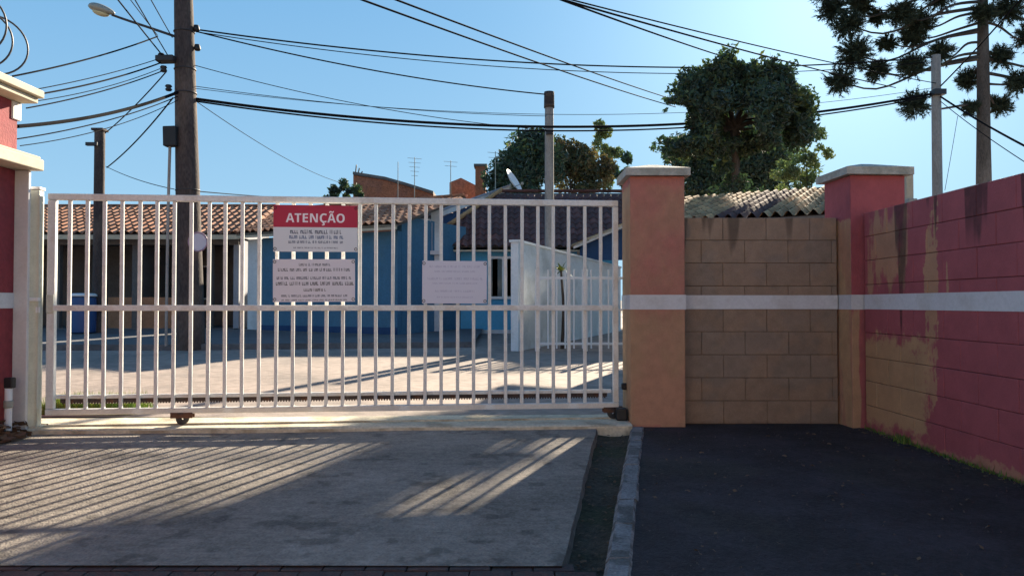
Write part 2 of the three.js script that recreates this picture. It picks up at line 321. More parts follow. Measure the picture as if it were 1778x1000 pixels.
{
  const w = thing('red_block_wall', 'long red painted block wall with bare tan patches beside asphalt lane', 'wall', [3.155, 0, -6.62], -Math.PI / 2 - 0.0);
  // local +x must run towards the viewer (+z): rotation -90deg maps x -> +z, z -> -x
  blockWall(w, RW.L, RW.H, redWallMat);
  mesh('wall_core', bx2(0, RW.L, -0.02, RW.H - 0.004, -0.12, 0.022), jointMat, w);
  mesh('white_band', bx2(0, RW.L, 1.05, 1.178, 0.02, 0.034), M.bandPaint, w);
}
const PW = { L: 1.45, H: 1.89 };
const panelMap = tex(1024, 1024, (u, v, o) => {
  const x = u * PW.L, y = v * PW.H, n = fbm(x * 4 + 11, y * 4, 5), n2 = fbm(x * 15, y * 15 + 5, 4), f = vnoise(x * 200, y * 200), bl = hash(Math.floor((x + (Math.floor(y / 0.21) % 2) * 0.2) / 0.4) + 40, Math.floor(y / 0.21) + 9);
  const w = sm(0.45, 0.62, n), k = 0.9 + 0.35 * (n2 - 0.5) + 0.16 * (f - 0.5) + 0.1 * (bl - 0.5);
  for (let q = 0; q < 3; q++) o[q] = ([0.31, 0.21, 0.145][q] * (1 - w) + [0.275, 0.2, 0.15][q] * w) * k;
  const drip = sm(0.0, 0.14, (fbm(x * 8 + 4, y * 0.5, 3) - 0.46) * 1.4 - (PW.H - y) * 0.6) * (0.5 + 0.7 * n2), low = sm(0, 0.08, 0.035 - y + (n2 - 0.5) * 0.12);
  for (let q = 0; q < 3; q++) o[q] *= (1 - 0.6 * Math.min(1, drip)) * (1 - 0.4 * low);
});
panelMap.wrapS = panelMap.wrapT = THREE.ClampToEdgeWrapping;
{
  const w = thing('tan_block_wall', 'short tan brown block wall with white band between two pillars', 'wall', [1.54, 0, -6.9]);
  blockWall(w, PW.L, PW.H, std({ map: panelMap, bumpMap: bumpRep(4), bumpScale: 0.002, roughness: 0.85 }));
  mesh('wall_core', bx2(0, PW.L, -0.02, PW.H - 0.004, -0.12, 0.022), jointTan, w);
  mesh('white_band', bx2(0, PW.L, 1.048, 1.176, 0.02, 0.036), M.bandPaint, w);
}
// ---------------------------------------------------------------- pillars
function pillarMap(which) {                                   // left half of the map: front; right half: the other sides
  return tex(1024, 1024, (u, v, o) => {
    const side = u > 0.5, w = (u * 2) % 1, x = w * 0.5 + which * 3 + (side ? 7 : 0), y = v * 2.3, n = fbm(x * 5, y * 3, 5), n2 = fbm(x * 16, y * 16, 4), f = vnoise(x * 220, y * 220), st = fbm(x * 10, y * 1.2, 4);
    let red;
    if (which === 0) red = side ? 0.2 * n : 0.3 * sm(0.3, 0.7, n) + 0.6 * sm(-0.12, 0.12, y - 1.12 + (st - 0.5) * 0.4) * (0.5 + 0.8 * n);
    else red = side ? 0.3 * sm(0.5, 0.6, st) : Math.max(sm(-0.05, 0.05, y - 1.08 + (st - 0.5) * 0.3), 0.9 * sm(0, 0.03, w - 0.13 + (n - 0.5) * 0.12));
    red = Math.max(red, sm(0, 0.04, y - (which ? 1.86 : 2.17) + (n2 - .5) * .06), 0.8 * sm(0, 0.05, 0.05 - y + (n2 - 0.5) * 0.16)); red = Math.min(1, red);
    const base = side ? [0.46, 0.28, 0.15] : [0.42, 0.245, 0.145], r = which === 0 ? [0.39, 0.145, 0.115] : RED, k = 1 + 0.3 * (n2 - 0.5) + 0.12 * (f - 0.5) + 0.25 * (n - 0.5);
    for (let q = 0; q < 3; q++) o[q] = (base[q] * (1 - red) + r[q] * red) * k;
  });
}
function faceUV(g, x0, w, y0, h) {
  const p = g.attributes.position, n = g.attributes.normal, uv = [];
  for (let i = 0; i < p.count; i++) { const fr = n.getZ(i) > 0.5, q = Math.max(0.01, Math.min(0.99, (fr || n.getZ(i) < -0.5 ? p.getX(i) - x0 : -p.getZ(i)) / w)); uv.push(fr ? q * 0.49 : 0.505 + q * 0.49, (p.getY(i) - y0) / h * 0.99); }
  g.setAttribute('uv', new THREE.Float32BufferAttribute(uv, 2)); return g;
}
function pillar(name, label, x, d, w, turn, which, capX) {
  const t = thing(name, label, 'pillar', [x, 0, -d], turn, undefined);
  const g = bx2(0, w, -0.05, 2.245, 0, -w, 0.008); faceUV(g, 0, w, -0.05, 2.3);
  mesh('shaft', g, std({ map: pillarMap(which), bumpMap: bump1, bumpScale: 0.004, roughness: 0.85 }), t);
  const a = capX, c = geoFrom([-a, 2.247, a, w + a, 2.247, a, w + a, 2.247, -w - a, -a, 2.247, -w - a, -a, 2.315, a, w + a, 2.315, a, w + a, 2.315, -w - a, -a, 2.315, -w - a, w / 2 - 0.04, 2.385, -w / 2 + 0.04, w / 2 + 0.04, 2.385, -w / 2 + 0.04, w / 2 + 0.04, 2.385, -w / 2 - 0.04, w / 2 - 0.04, 2.385, -w / 2 - 0.04],
    [0, 2, 1, 0, 3, 2, 0, 1, 5, 0, 5, 4, 1, 2, 6, 1, 6, 5, 2, 3, 7, 2, 7, 6, 3, 0, 4, 3, 4, 7, 4, 5, 9, 4, 9, 8, 5, 6, 10, 5, 10, 9, 6, 7, 11, 6, 11, 10, 7, 4, 8, 7, 8, 11, 8, 9, 10, 8, 10, 11]);
  mesh('cap', c, M.capPaint, t);
  const e = 0.007, b = [bx2(-e, w + e, 1.046, 1.178, e, 0.001), bx2(-e, -0.001, 1.046, 1.178, 0.001, -w), ];
  if (which === 0) mesh('white_band', b, M.bandPaint, t);
  else mesh('white_band', [bx2(-e, 0.13, 1.046, 1.178, e, 0.001), bx2(-e, -0.001, 1.046, 1.178, 0.001, -0.3)], M.bandPaint, t);
  return t;
}
pillar('gate_pillar', 'faded red and tan gate pillar with pale cap beside the sliding gate', 1.063, 6.71, 0.49, 0, 0, 0.045);
pillar('corner_pillar', 'red corner pillar with pale cap where tan and red block walls meet', 3.02, 6.65, 0.5, 0.05, 1, 0.055);
// ---------------------------------------------------------------- sliding gate
{
  const L = Math.hypot(5.02, 0.45), t = thing('sliding_gate', 'long white barred steel sliding gate across the driveway', 'gate', [-4.035, 0.036, -6.5], Math.atan2(0.45, 5.02));
  const y0 = 0.1, yt = 2.02;
  mesh('top_rail', bx(L, 0.055, 0.05, L / 2, yt - 0.055, 0, 0.006), M.gatePaint, t);
  mesh('middle_rail', bx(L - 0.12, 0.05, 0.03, L / 2, 1.0, 0.03, 0.005), M.gatePaint, t);
  mesh('lower_rail', bx(L - 0.12, 0.032, 0.04, L / 2, 0.235, -0.035, 0.004), M.gatePaint, t);
  mesh('bottom_rail', bx(L, 0.05, 0.06, L / 2, y0, 0, 0.006), M.gatePaint, t);
  const rack = [bx(L - 0.2, 0.035, 0.03, L / 2, 0.2, -0.04)]; for (let i = 0; i < 200; i++) rack.push(bx(0.012, 0.012, 0.022, 0.12 + i * (L - 0.24) / 199, 0.188, -0.04));
  mesh('gear_rack', rack, M.rust, t);
  mesh('stile', bx(0.065, yt - y0 - 0.11, 0.05, 0.0325, y0 + 0.052, 0, 0.006), M.gatePaint, t);
  mesh('stile', bx(0.05, yt - y0 - 0.11, 0.05, L - 0.025, y0 + 0.052, 0, 0.006), M.gatePaint, t);
  const bg = bx(0.031, yt - y0 - 0.106, 0.024, 0, y0 + 0.051, 0, 0.005);
  const N = 34; for (let i = 1; i < N; i++) { const b = mesh('bar', bg, M.gatePaint, t); b.position.x = 0.03 + i * (L - 0.05) / N; b.rotation.z = (hash(i, 5) - 0.5) * 0.006; }
  for (const x of [1.14, L - 0.05]) {
    const br = mesh('wheel_bracket', [bx(0.19, 0.05, 0.01, x, 0.06, 0.028, 0.003), bx(0.19, 0.05, 0.01, x, 0.06, -0.028, 0.003)], M.rust, t);
    const wg = new THREE.LatheGeometry([[0.012, -0.018], [0.052, -0.018], [0.052, -0.01], [0.04, 0], [0.052, 0.01], [0.052, 0.018], [0.012, 0.018]].map(p => new THREE.Vector2(...p)), 20); wg.rotateX(Math.PI / 2); wg.translate(x, 0.052, 0);
    mesh('wheel', wg, M.darkSteel, br);
  }
  mesh('lock_plate', bx(0.06, 0.16, 0.012, 0.033, 0.98, 0.032, 0.004), M.postPaint, t);
  const track = mesh('gate_track', [bx(5.2, 0.01, 0.03, 2.55, 0, 0), bx(5.2, 0.008, 0.012, 2.55, 0.01, 0)], M.sill); track.position.copy(t.position); track.rotation.copy(t.rotation); track.position.y = 0.031;
  tag(track, 'thin pale dusty floor track under the white gate', 'track');
}
// receiving post and roller stop at the pillar
{
  const t = thing('latch_post', 'weathered pale steel latch post at the free end of the gate', 'post', [-4.125, 0, -6.47], 0.08);
  mesh('tube', bx(0.085, 2.08, 0.085, 0, 0, 0, 0.012), M.postPaint, t);
  mesh('top_plate', bx(0.1, 0.025, 0.1, 0, 2.082, 0, 0.006), M.white, t);
  mesh('keeper', [bx(0.09, 0.03, 0.05, 0.02, 1.12, 0.06, 0.005), bx(0.03, 0.05, 0.02, 0.05, 1.02, 0.055, 0.004)], M.white, t);
  mesh('channel', [bx(0.012, 2.0, 0.07, 0.055, 0.03, 0.03, 0.003)], M.postPaint, t);
  const f = mesh('foot', bx(0.16, 0.05, 0.14, 0, 0.0, 0, 0.01), M.sill, t); f.rotation.y = 0.1;
  const s = thing('gate_stop', 'small black rubber gate stop on the tan pillar', 'gate stop', [1.045, 0.30, -6.98]);
  mesh('pad', bx(0.05, 0.06, 0.07, 0, 0, 0, 0.012), M.black, s);
  const s2 = thing('guide_box', 'dark roller box low against the foot of tan pillar', 'roller box', [1.0, 0.036, -6.86]);
  mesh('housing', bx(0.1, 0.11, 0.1, 0, 0, 0, 0.014), M.black, s2);
}
// ---------------------------------------------------------------- signs on the gate
function canvasMat(w, h, draw) {
  const c = document.createElement('canvas'); c.width = w; c.height = h; draw(c.getContext('2d'), w, h);
  const t = new THREE.CanvasTexture(c); t.colorSpace = THREE.SRGBColorSpace; t.magFilter = THREE.LinearFilter; return std({ map: t, roughness: 0.55 });
}
function scribble(x, cx, y, wid, h, col) {                    // print too small to read in the photograph: word-like runs of tiny strokes
  x.fillStyle = col; let p = cx - wid / 2; const e = cx + wid / 2;
  while (p < e) { const n = 2 + Math.floor(rnd() * 8); for (let i = 0; i < n && p < e; i++) { const w = h * rr(0.35, 0.6), k = rnd(); x.fillRect(p, y + (k < 0.3 ? 0 : h * 0.15), w * 0.3, h * (k < 0.3 ? 1 : 0.85)); if (k > 0.2) x.fillRect(p, y + h * (k > 0.6 ? 0.15 : 0.8), w * 0.8, h * 0.22); if (k > 0.5) x.fillRect(p + w * 0.6, y + h * 0.15, w * 0.25, h * 0.85); p += w; } p += h * 0.45; }
}
function panelSign(name, label, cat, a, b, d, mat, tilt = 0) { // a,b pixel corners at depth d
  const p0 = at(a[0], b[1], d), p1 = at(b[0], a[1], d), w = p1.x - p0.x, h = p1.y - p0.y;
  const t = thing(name, label, cat, [(p0.x + p1.x) / 2, p0.y, -d], Math.atan2(0.45, 5.02)); t.rotation.z = tilt;
  mesh('backing', bx2(-w / 2, w / 2, 0, h, -0.004, -0.0005), M.white, t);
  const f = new THREE.PlaneGeometry(w, h); f.translate(0, h / 2, 0.001); mesh('printed_face', f, mat, t);
  for (const sx of [-1, 1]) for (const sy of [0.06, 0.94]) { const s = new THREE.TorusGeometry(0.012, 0.0025, 6, 12); s.translate(sx * (w / 2 - 0.015), h * sy, 0.003); mesh('wire_tie', s, M.darkSteel, t); }
  return t;
}
reseed(51);
const dGate = px => { const k = (px - 889) / F; return (6.5 + 4.035 * 0.0896) / (1 - k * 0.0896); };
panelSign('warning_sign', 'white notice board with red header reading ATENÇÃO on the gate', 'sign', [475, 356], [619, 437], dGate(547) - 0.06, canvasMat(1024, 590, (x, w, h) => {
  x.fillStyle = '#d9dde2'; x.fillRect(0, 0, w, h); x.fillStyle = '#b3123f'; x.fillRect(0, 0, w, 280);
  x.fillStyle = '#f2e9ee'; x.font = 'bold 158px sans-serif'; x.textAlign = 'center'; x.textBaseline = 'alphabetic'; x.fillText('ATENÇÃO', w / 2, 218, 800);
  scribble(x, w / 2, 312, 620, 50, '#20304e'); scribble(x, w / 2, 380, 640, 46, '#2a4a78'); scribble(x, w / 2, 448, 660, 36, '#4b5870'); scribble(x, w / 2, 530, 540, 20, '#6a7080');
}));
panelSign('notice_sheet', 'white printed notice sheet hung below the red header sign', 'notice', [475, 450], [615, 524], dGate(545) - 0.06, canvasMat(1024, 541, (x, w, h) => {
  x.fillStyle = '#dcd8e0'; x.fillRect(0, 0, w, h);
  scribble(x, w / 2, 50, 380, 34, '#555a68'); scribble(x, w / 2, 112, 900, 40, '#3a3f4e'); scribble(x, w / 2, 218, 930, 38, '#4a4f60'); scribble(x, w / 2, 284, 950, 46, '#22252f'); scribble(x, w / 2, 368, 260, 38, '#444'); scribble(x, w / 2, 448, 820, 30, '#4c5060'); scribble(x, w / 2, 506, 820, 22, '#777');
}), 0.006);
panelSign('notice_banner', 'blank looking white banner with faint lines on the gate middle', 'notice', [733, 453], [845, 527], dGate(789) - 0.06, canvasMat(1024, 676, (x, w, h) => {
  x.fillStyle = '#cfcfde'; x.fillRect(0, 0, w, h);
  [[70, 800, 36], [150, 640, 30], [260, 860, 40], [340, 700, 28], [460, 620, 34], [560, 560, 26]].forEach(([y, l, s]) => scribble(x, w / 2, y, l, s, '#b3b2c8'));
}), -0.004);
// ---------------------------------------------------------------- gatehouse on the left
{
  const t = thing('gatehouse', 'red gatehouse corner with white column and cream stepped ledges', 'building', [-4.235, 0, -6.36]);
  const redMat = std({ map: mottled([0.24, 0.035, 0.045], 0.2, 0.5, 0.1, [0.28, 0.06, 0.06], 0.5), bumpMap: bump1, bumpScale: 0.003 });
  mesh('wall', bx2(-2.4, 0, -0.2, 2.235, 0.0, 3.2, 0.006), redMat, t);
  mesh('upper_wall', bx2(-2.4, 0.02, 2.36, 2.81, 0.02, 3.2, 0.006), redMat, t);
  mesh('ledge', [bx2(-2.6, 0.205, 2.237, 2.335, -0.06, 3.3, 0.012), bx2(-2.6, 0.185, 2.337, 2.358, -0.04, 3.3, 0.006)], M.cream, t);
  mesh('cornice', [bx2(-2.6, 0.2, 2.862, 2.93, -0.06, 3.3, 0.012), bx2(-2.6, 0.165, 2.812, 2.86, -0.03, 3.3, 0.01)], M.cream, t);
  mesh('corner_block', bx2(-0.1, 0.035, 2.655, 2.81, -0.012, 0.1, 0.01), M.whitePaint, t);
  mesh('column', bx2(-0.12, 0.118, -0.05, 2.235, -0.02, 0.012, 0.006), M.whitePaint, t);
  mesh('white_band', bx2(-0.1, 0.008, 1.06, 1.19, 0.014, 3.19), M.bandPaint, t);
  // coil of razor wire on the roof edge
  const cz = thing('razor_wire', 'coil of thin razor wire along the gatehouse roof edge', 'razor wire', [-4.28, 2.93, -6.2]);
  reseed(61);
  for (let i = 0; i < 11; i++) { const g = new THREE.TorusGeometry(rr(0.23, 0.3), 0.008, 5, 40); g.rotateY(rr(-0.5, 0.5) + 0.3); g.rotateZ(rr(-0.2, 0.2)); g.translate(rr(-0.1, -0.02), 0.34 + rr(-0.03, 0.06), 0.05 + i * 0.14); mesh('loop', g, M.darkSteel, cz); }
  for (const x of [-0.02]) mesh('stay', bx(0.012, 0.5, 0.012, x, 0, 1.0), M.darkSteel, cz);
}
{ // sensor post and clutter at the gatehouse foot
  const t = thing('sensor_post', 'short white sensor post with black head beside the gatehouse wall', 'sensor', [-4.165, ramp(6.2), -6.2]);
  mesh('tube', taper([V(0, 0, 0), V(0, 0.42, 0)], 0.028, 0.028, 14), M.white, t);
  mesh('collar', taper([V(0, 0.26, 0), V(0, 0.32, 0)], 0.035, 0.035, 14), M.lampGrey, t);
  const hd = mesh('head', bx(0.075, 0.09, 0.06, 0.01, 0.42, 0, 0.014), M.black, t);
  reseed(62); const lf = [], cols = [];
  for (let i = 0; i < 90; i++) { const g = new THREE.PlaneGeometry(rr(0.05, 0.11), rr(0.025, 0.05), 2, 1), p = g.attributes.position; for (let k = 0; k < p.count; k++) p.setZ(k, 0.012 * Math.cos(p.getX(k) * 30)); g.rotateX(rr(0, 6.28)); g.rotateY(rr(0, 6.28)); g.translate(-4.17 + gauss() * 0.07, ramp(6.1) + 0.02 + Math.abs(gauss()) * 0.07, -6.12 + gauss() * 0.12); g.computeVertexNormals(); lf.push(g); }
  tag(mesh('dry_leaves', lf, plain(0.13, 0.075, 0.045, 0.9)), 'heap of brown dry leaves at the gatehouse foot', 'leaves', undefined, 'stuff');
}
// ---------------------------------------------------------------- far pavement across the street
{
  const d0 = 15.0, g = sheet((s, t) => { const x = -26 + s * 25.2, p = [[0, 0], [0.005, 0.12], [0.14, 0.125], [0.145, 0.12], [6, 0.13]][Math.round(t * 4)], d = d0 + p[0] + (x > -7 ? (x + 7) * 0.12 : 0); return [x, G(d) + p[1], d]; }, 60, 4).toNonIndexed();
  g.computeVertexNormals(); boxUV(g); struct(mesh('pavement', g, M.pavement), 'grey raised pavement in front of the houses', 'pavement');
}
// ---------------------------------------------------------------- roof tiles
const tileGeos = {};
function tileGeo(p, len, amp = 0.034, lip = 0.022) {
  const k = [p, len, amp].join(); if (tileGeos[k]) return tileGeos[k];
  const n = 8, P = [], I = []; const prof = i => 0.026 + amp * Math.cos((i / n - 0.5) * 2 * Math.PI);
  for (let j = 0; j < 2; j++) for (let i = 0; i <= n; i++) P.push((i / n - 0.5) * p * 1.04, prof(i) + (j ? 0 : lip), j ? -len : 0);
  for (let i = 0; i <= n; i++) P.push((i / n - 0.5) * p * 1.04, prof(i) + 0.006, 0.001);
  for (let i = 0; i < n; i++) { I.push(i, i + 1, n + 1 + i, i + 1, n + 2 + i, n + 1 + i); const b = 2 * n + 2; I.push(b + i, b + i + 1, i, b + i + 1, i + 1, i); }
  return tileGeos[k] = geoFrom(P, I);
}
// eave runs along local +x from (x0,y0,z0) for W; the plane climbs towards -z; lf/rf: inset of the left/right edge as a function of 0..1 up the slope
function tiledRoof(root, x0, y0, z0, W, run, rise, mats, p = 0.22, len = 0.38, lf = () => 0, rf = () => 0, amp, lip) {
  const a = Math.atan2(rise, run), S = Math.hypot(run, rise), rf_ = mesh('roof', geoFrom([x0 + lf(0), y0 - 0.03, z0, x0 + W - rf(0), y0 - 0.03, z0, x0 + W - rf(1), y0 + rise - 0.03, z0 - run, x0 + lf(1), y0 + rise - 0.03, z0 - run,
    x0 + lf(0), y0 - 0.09, z0, x0 + W - rf(0), y0 - 0.09, z0, x0 + W - rf(1), y0 + rise - 0.09, z0 - run, x0 + lf(1), y0 + rise - 0.09, z0 - run], [0, 1, 2, 0, 2, 3, 4, 6, 5, 4, 7, 6, 0, 4, 5, 0, 5, 1, 3, 2, 6, 3, 6, 7, 0, 3, 7, 0, 7, 4, 1, 5, 6, 1, 6, 2]), M.dimWall, root);
  const g = tileGeo(p, len + 0.05, amp, lip), rows = Math.floor(S / len), list = [];
  for (let r = 0; r < rows; r++) { const t = (r * len) / S, xa = x0 + lf(t), xb = x0 + W - rf(t); for (let x = x0 + p / 2 - 6 * p; x < x0 + W; x += p) if (x > xa && x < xb) list.push([r, x]); }
  const rest = [];
  list.forEach(([r, x], i) => {
    const s = r * len - 0.04, mat = mats[Math.floor(hash(i * 7 + 3, r * 13 + mats.length + Math.floor(x0 * 10)) * 4.99)];
    const mm = i < 300 ? mesh('roof_tile', g, mat, rf_) : null, q = mm || new THREE.Object3D();
    q.position.set(x, y0 + s * Math.sin(a), z0 - s * Math.cos(a)); q.rotation.set(a - 0.01, (hash(i, 77) - 0.5) * 0.03, 0);
    if (!mm) { q.updateMatrix(); rest.push(g.clone().applyMatrix4(q.matrix)); }
  });
  if (rest.length) mesh('roof_tiles', rest, mats[2], rf_).userData.kind = 'stuff';
  return rf_;
}
function ridgeCaps(rf_, a, b, mats, len = 0.36, r = 0.1) {
  const d = b.clone().sub(a), n = Math.floor(d.length() / len), g = new THREE.CylinderGeometry(r, r * 0.85, len * 1.1, 10, 1, true, 0, Math.PI); g.rotateY(-Math.PI / 2); g.rotateX(Math.PI / 2); boxUV(g);
  for (let i = 0; i < n; i++) { const m = mesh('ridge_tile', g, mats[Math.floor(hash(i, 300) * 4.99)], rf_); m.position.copy(a).addScaledVector(d, (i + 0.5) / n); m.quaternion.setFromUnitVectors(V(0, 0, 1), d.clone().normalize()); }
}
function windowPart(root, x0, x1, y0, y1, z, panes = 2, fw = 0.05) {
  const f = mesh('window', [bx2(x0, x1, y1 - fw, y1, z - 0.02, z + 0.04), bx2(x0, x1, y0, y0 + fw, z - 0.02, z + 0.05), bx2(x0, x0 + fw, y0 + fw, y1 - fw, z - 0.02, z + 0.04), bx2(x1 - fw, x1, y0 + fw, y1 - fw, z - 0.02, z + 0.04)], M.white, root);
  const w = (x1 - x0 - fw * 2) / panes;
  for (let i = 0; i < panes; i++) { mesh('pane', bx2(x0 + fw + i * w + 0.012, x0 + fw + (i + 1) * w - 0.012, y0 + fw, y1 - fw, z - 0.012, z - 0.004), M.glass, f); if (i) mesh('mullion', bx2(x0 + fw + i * w - 0.03, x0 + fw + i * w + 0.03, y0 + fw, y1 - fw, z - 0.003, z + 0.03), M.white, f); }
  return f;
}
// ---------------------------------------------------------------- house A: long low house with carports, left
{
  const d = 20.6, y = G(d), X0 = -15.2, X1 = -7.55, t = thing('carport_house', 'low house with orange tiled roof over dark open carports', 'house', [X0, y, -d]), W = X1 - X0;
  const pxX = px => (px - 889) / F * d - X0;
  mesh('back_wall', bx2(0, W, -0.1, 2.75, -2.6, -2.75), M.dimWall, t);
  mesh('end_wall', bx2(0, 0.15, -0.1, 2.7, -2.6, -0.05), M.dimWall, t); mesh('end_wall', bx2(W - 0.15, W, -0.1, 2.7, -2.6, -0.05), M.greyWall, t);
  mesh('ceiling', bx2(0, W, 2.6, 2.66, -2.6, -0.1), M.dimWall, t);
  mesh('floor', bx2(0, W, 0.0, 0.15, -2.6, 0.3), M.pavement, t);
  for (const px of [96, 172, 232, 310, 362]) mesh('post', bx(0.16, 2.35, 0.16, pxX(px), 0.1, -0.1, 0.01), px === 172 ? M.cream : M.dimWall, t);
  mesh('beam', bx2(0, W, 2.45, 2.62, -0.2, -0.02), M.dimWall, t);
  mesh('fascia', bx2(-0.3, W + 0.2, 2.56, 2.68, 0.42, 0.46), M.cream, t);
  mesh('low_brick_wall', bx2(pxX(185), pxX(312), 0.1, 1.0, -0.18, -0.04), M.lowBrick, t);
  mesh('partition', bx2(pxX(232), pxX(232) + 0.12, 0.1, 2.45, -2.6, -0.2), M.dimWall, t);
  windowPart(t, pxX(184), pxX(206), 1.15, 1.85, -2.58, 1);
  windowPart(t, pxX(262), pxX(300), 0.95, 2.0, -2.58, 2);
  mesh('door', bx2(pxX(375), pxX(412), 0.15, 2.2, -2.6, -2.55), M.deepBlue, t);
  const r = tiledRoof(t, -0.35, 2.72, 0.45, W + 0.6, 3.0, 1.12, tiles.orange);
  ridgeCaps(r, V(-0.35, 3.9, -2.58), V(W + 0.25, 3.9, -2.58), tiles.orange);
  mesh('gable_wall', prism([[0, 2.7], [0, 3.75], [-2.6, 2.7]], 0, 0.12).rotateY(Math.PI / 2).translate(W - 0.15, 0, -2.7), M.greyWall, t);
}
{ // blue bin in the carport
  const p = at(143, 575, 18.6), t = thing('blue_drum', 'blue plastic drum with pale lid at the carport edge', 'drum', [p.x, G(18.6) + 0.14, -18.6]);
  const g = new THREE.LatheGeometry([[0, 0], [0.27, 0], [0.29, 0.03], [0.3, 0.3], [0.285, 0.32], [0.3, 0.34], [0.3, 0.6], [0.285, 0.62], [0.3, 0.64], [0.29, 0.86], [0.27, 0.9], [0, 0.9]].map(q => new THREE.Vector2(...q)), 28);
  mesh('barrel', g, M.plasticBlue, t);
  const l = new THREE.LatheGeometry([[0, 0.985], [0.25, 0.98], [0.31, 0.95], [0.315, 0.9], [0.28, 0.902]].map(q => new THREE.Vector2(...q)), 28); mesh('lid', l, M.white, t);
}
// ---------------------------------------------------------------- house B: blue house seen at an angle
{
  const a = [-7.2, 20.4], b = [-2.77, 18.1], L = Math.hypot(b[0] - a[0], b[1] - a[1]);
  const t = thing('blue_house', 'dark blue house with orange tiled roof behind the red header sign', 'house', [a[0], G(19), -a[1]], Math.atan2(b[1] - a[1], b[0] - a[0]));
  mesh('front_wall', bx2(0.52, L, -0.2, 2.62, -0.15, 0), M.blueWall, t);
  mesh('corner_column', bx2(0, 0.52, -0.2, 2.6, -0.4, 0.02), M.paleWall, t);
  mesh('plinth', bx2(0.525, L, -0.2, 0.28, 0.001, 0.03), M.deepBlue, t);
  mesh('side_wall', bx2(0, 0.15, -0.2, 2.6, -3.2, -0.42), M.paleWall, t); mesh('side_wall', bx2(L - 0.15, L, -0.2, 3.0, -3.2, -0.16), M.blueWall, t);
  mesh('verge_board', bx2(-1.3, L + 0.2, 2.62, 2.74, 0.3, 0.34), M.cream, t);
  const r = tiledRoof(t, -1.3, 2.77, 0.34, L + 1.5, 3.2, 1.05, tiles.orange);
  ridgeCaps(r, V(-1.3, 3.88, -2.86), V(L + 0.2, 3.88, -2.86), tiles.orange);
  // porch panel to the right
  const q = thing('porch', 'grey boarded porch front with pale beam between the blue houses', 'porch', [(680 - 889) / F * 19.4, G(19.4), -19.4]);
  mesh('panel', bx2(0, 1.05, 2.23, 2.95, -0.1, 0), M.greyWall, q); mesh('beam', bx2(-0.02, 1.25, 2.12, 2.22, -0.12, 0.05), M.whitePaint, q); mesh('top_beam', bx2(-0.02, 1.0, 2.96, 3.04, -0.12, 0.06), M.whitePaint, q);
  mesh('back_wall', bx2(0, 1.0, -0.1, 2.1, -1.3, -1.2), M.deepBlue, q); mesh('side_panel', bx2(0.0, 0.1, -0.1, 2.1, -1.2, -0.02), M.deepBlue, q);
  mesh('pier', bx2(1.0, 1.28, -0.1, 3.35, -0.3, -0.13), M.paleWall, q);
}
// ---------------------------------------------------------------- house C: light blue with plum roof
{
  const d = 20.7, X0 = -2.3, t = thing('light_blue_house', 'light blue house with dark plum tiled roof and white framed window', 'house', [X0, G(d), -d]);
  mesh('front_wall', bx2(0, 4.1, -0.2, 2.28, -0.15, 0), M.lightBlue, t);
  mesh('plinth', bx2(0, 4.1, -0.2, 0.1, 0.001, 0.04), M.whitePaint, t);
  mesh('side_wall', bx2(0, 0.15, -0.2, 2.28, -3.4, -0.16), M.lightBlue, t);
  const X = px => (px - 889) / F * d - X0;
  windowPart(t, X(847), X(900), 0.95, 2.13, 0.02, 2, 0.07);
  for (const [a, b] of [[855, 864], [880, 888]]) mesh('curtain', bx2(X(a), X(b), 1.02, 2.06, -0.003 + 0.012, 0.016), M.curtain, t);
  mesh('eave_board', bx2(-0.2, 4.6, 2.24, 2.35, 0.3, 0.34), M.cream, t);
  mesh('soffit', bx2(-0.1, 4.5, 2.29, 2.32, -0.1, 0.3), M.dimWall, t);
  const r = tiledRoof(t, -0.25, 2.38, 0.34, 6.1, 3.5, 2.0, tiles.plum, 0.22, 0.38, s => 2.2 * s, s => 0);
  ridgeCaps(r, V(-0.2, 2.46, 0.34), V(1.95, 4.46, -3.16), tiles.straw, 0.36, 0.08);
  ridgeCaps(r, V(1.95, 4.46, -3.16), V(5.85, 4.46, -3.16), tiles.plum);
  mesh('back_wall', bx2(0.2, 5.6, -0.2, 2.3, -3.5, -3.4), M.lightBlue, t);
  // white barge board of the hip behind
  const p0 = at(756, 374, 21.6), p1 = at(886, 326, 24.4), dir = p1.clone().sub(p0), bl = dir.length(), bgm = bx(bl, 0.16, 0.05, 0, -0.08, 0, 0.01), b2 = bx(bl, 0.06, 0.3, 0, 0.06, -0.1, 0.01);
  const q = thing('barge_board', 'white barge board climbing beside the plum roof', 'board', [0, 0, 0]); const bb = mesh('board', bgm, M.whitePaint, q), b3 = mesh('flashing', b2, M.greyWall, q);
  for (const m of [bb, b3]) { m.position.copy(p0).lerp(p1, 0.5); m.quaternion.setFromUnitVectors(V(1, 0, 0), dir.clone().normalize()); }
  mesh('gable_infill', geoFrom([p0.x, p0.y - 0.1, p0.z - 0.05, p1.x, p1.y - 0.1, p1.z - 0.05, p1.x, 2.6, p1.z - 0.05, p0.x, 2.6, p0.z - 0.05], [0, 1, 2, 0, 2, 3]), M.deepBlue, q);
}
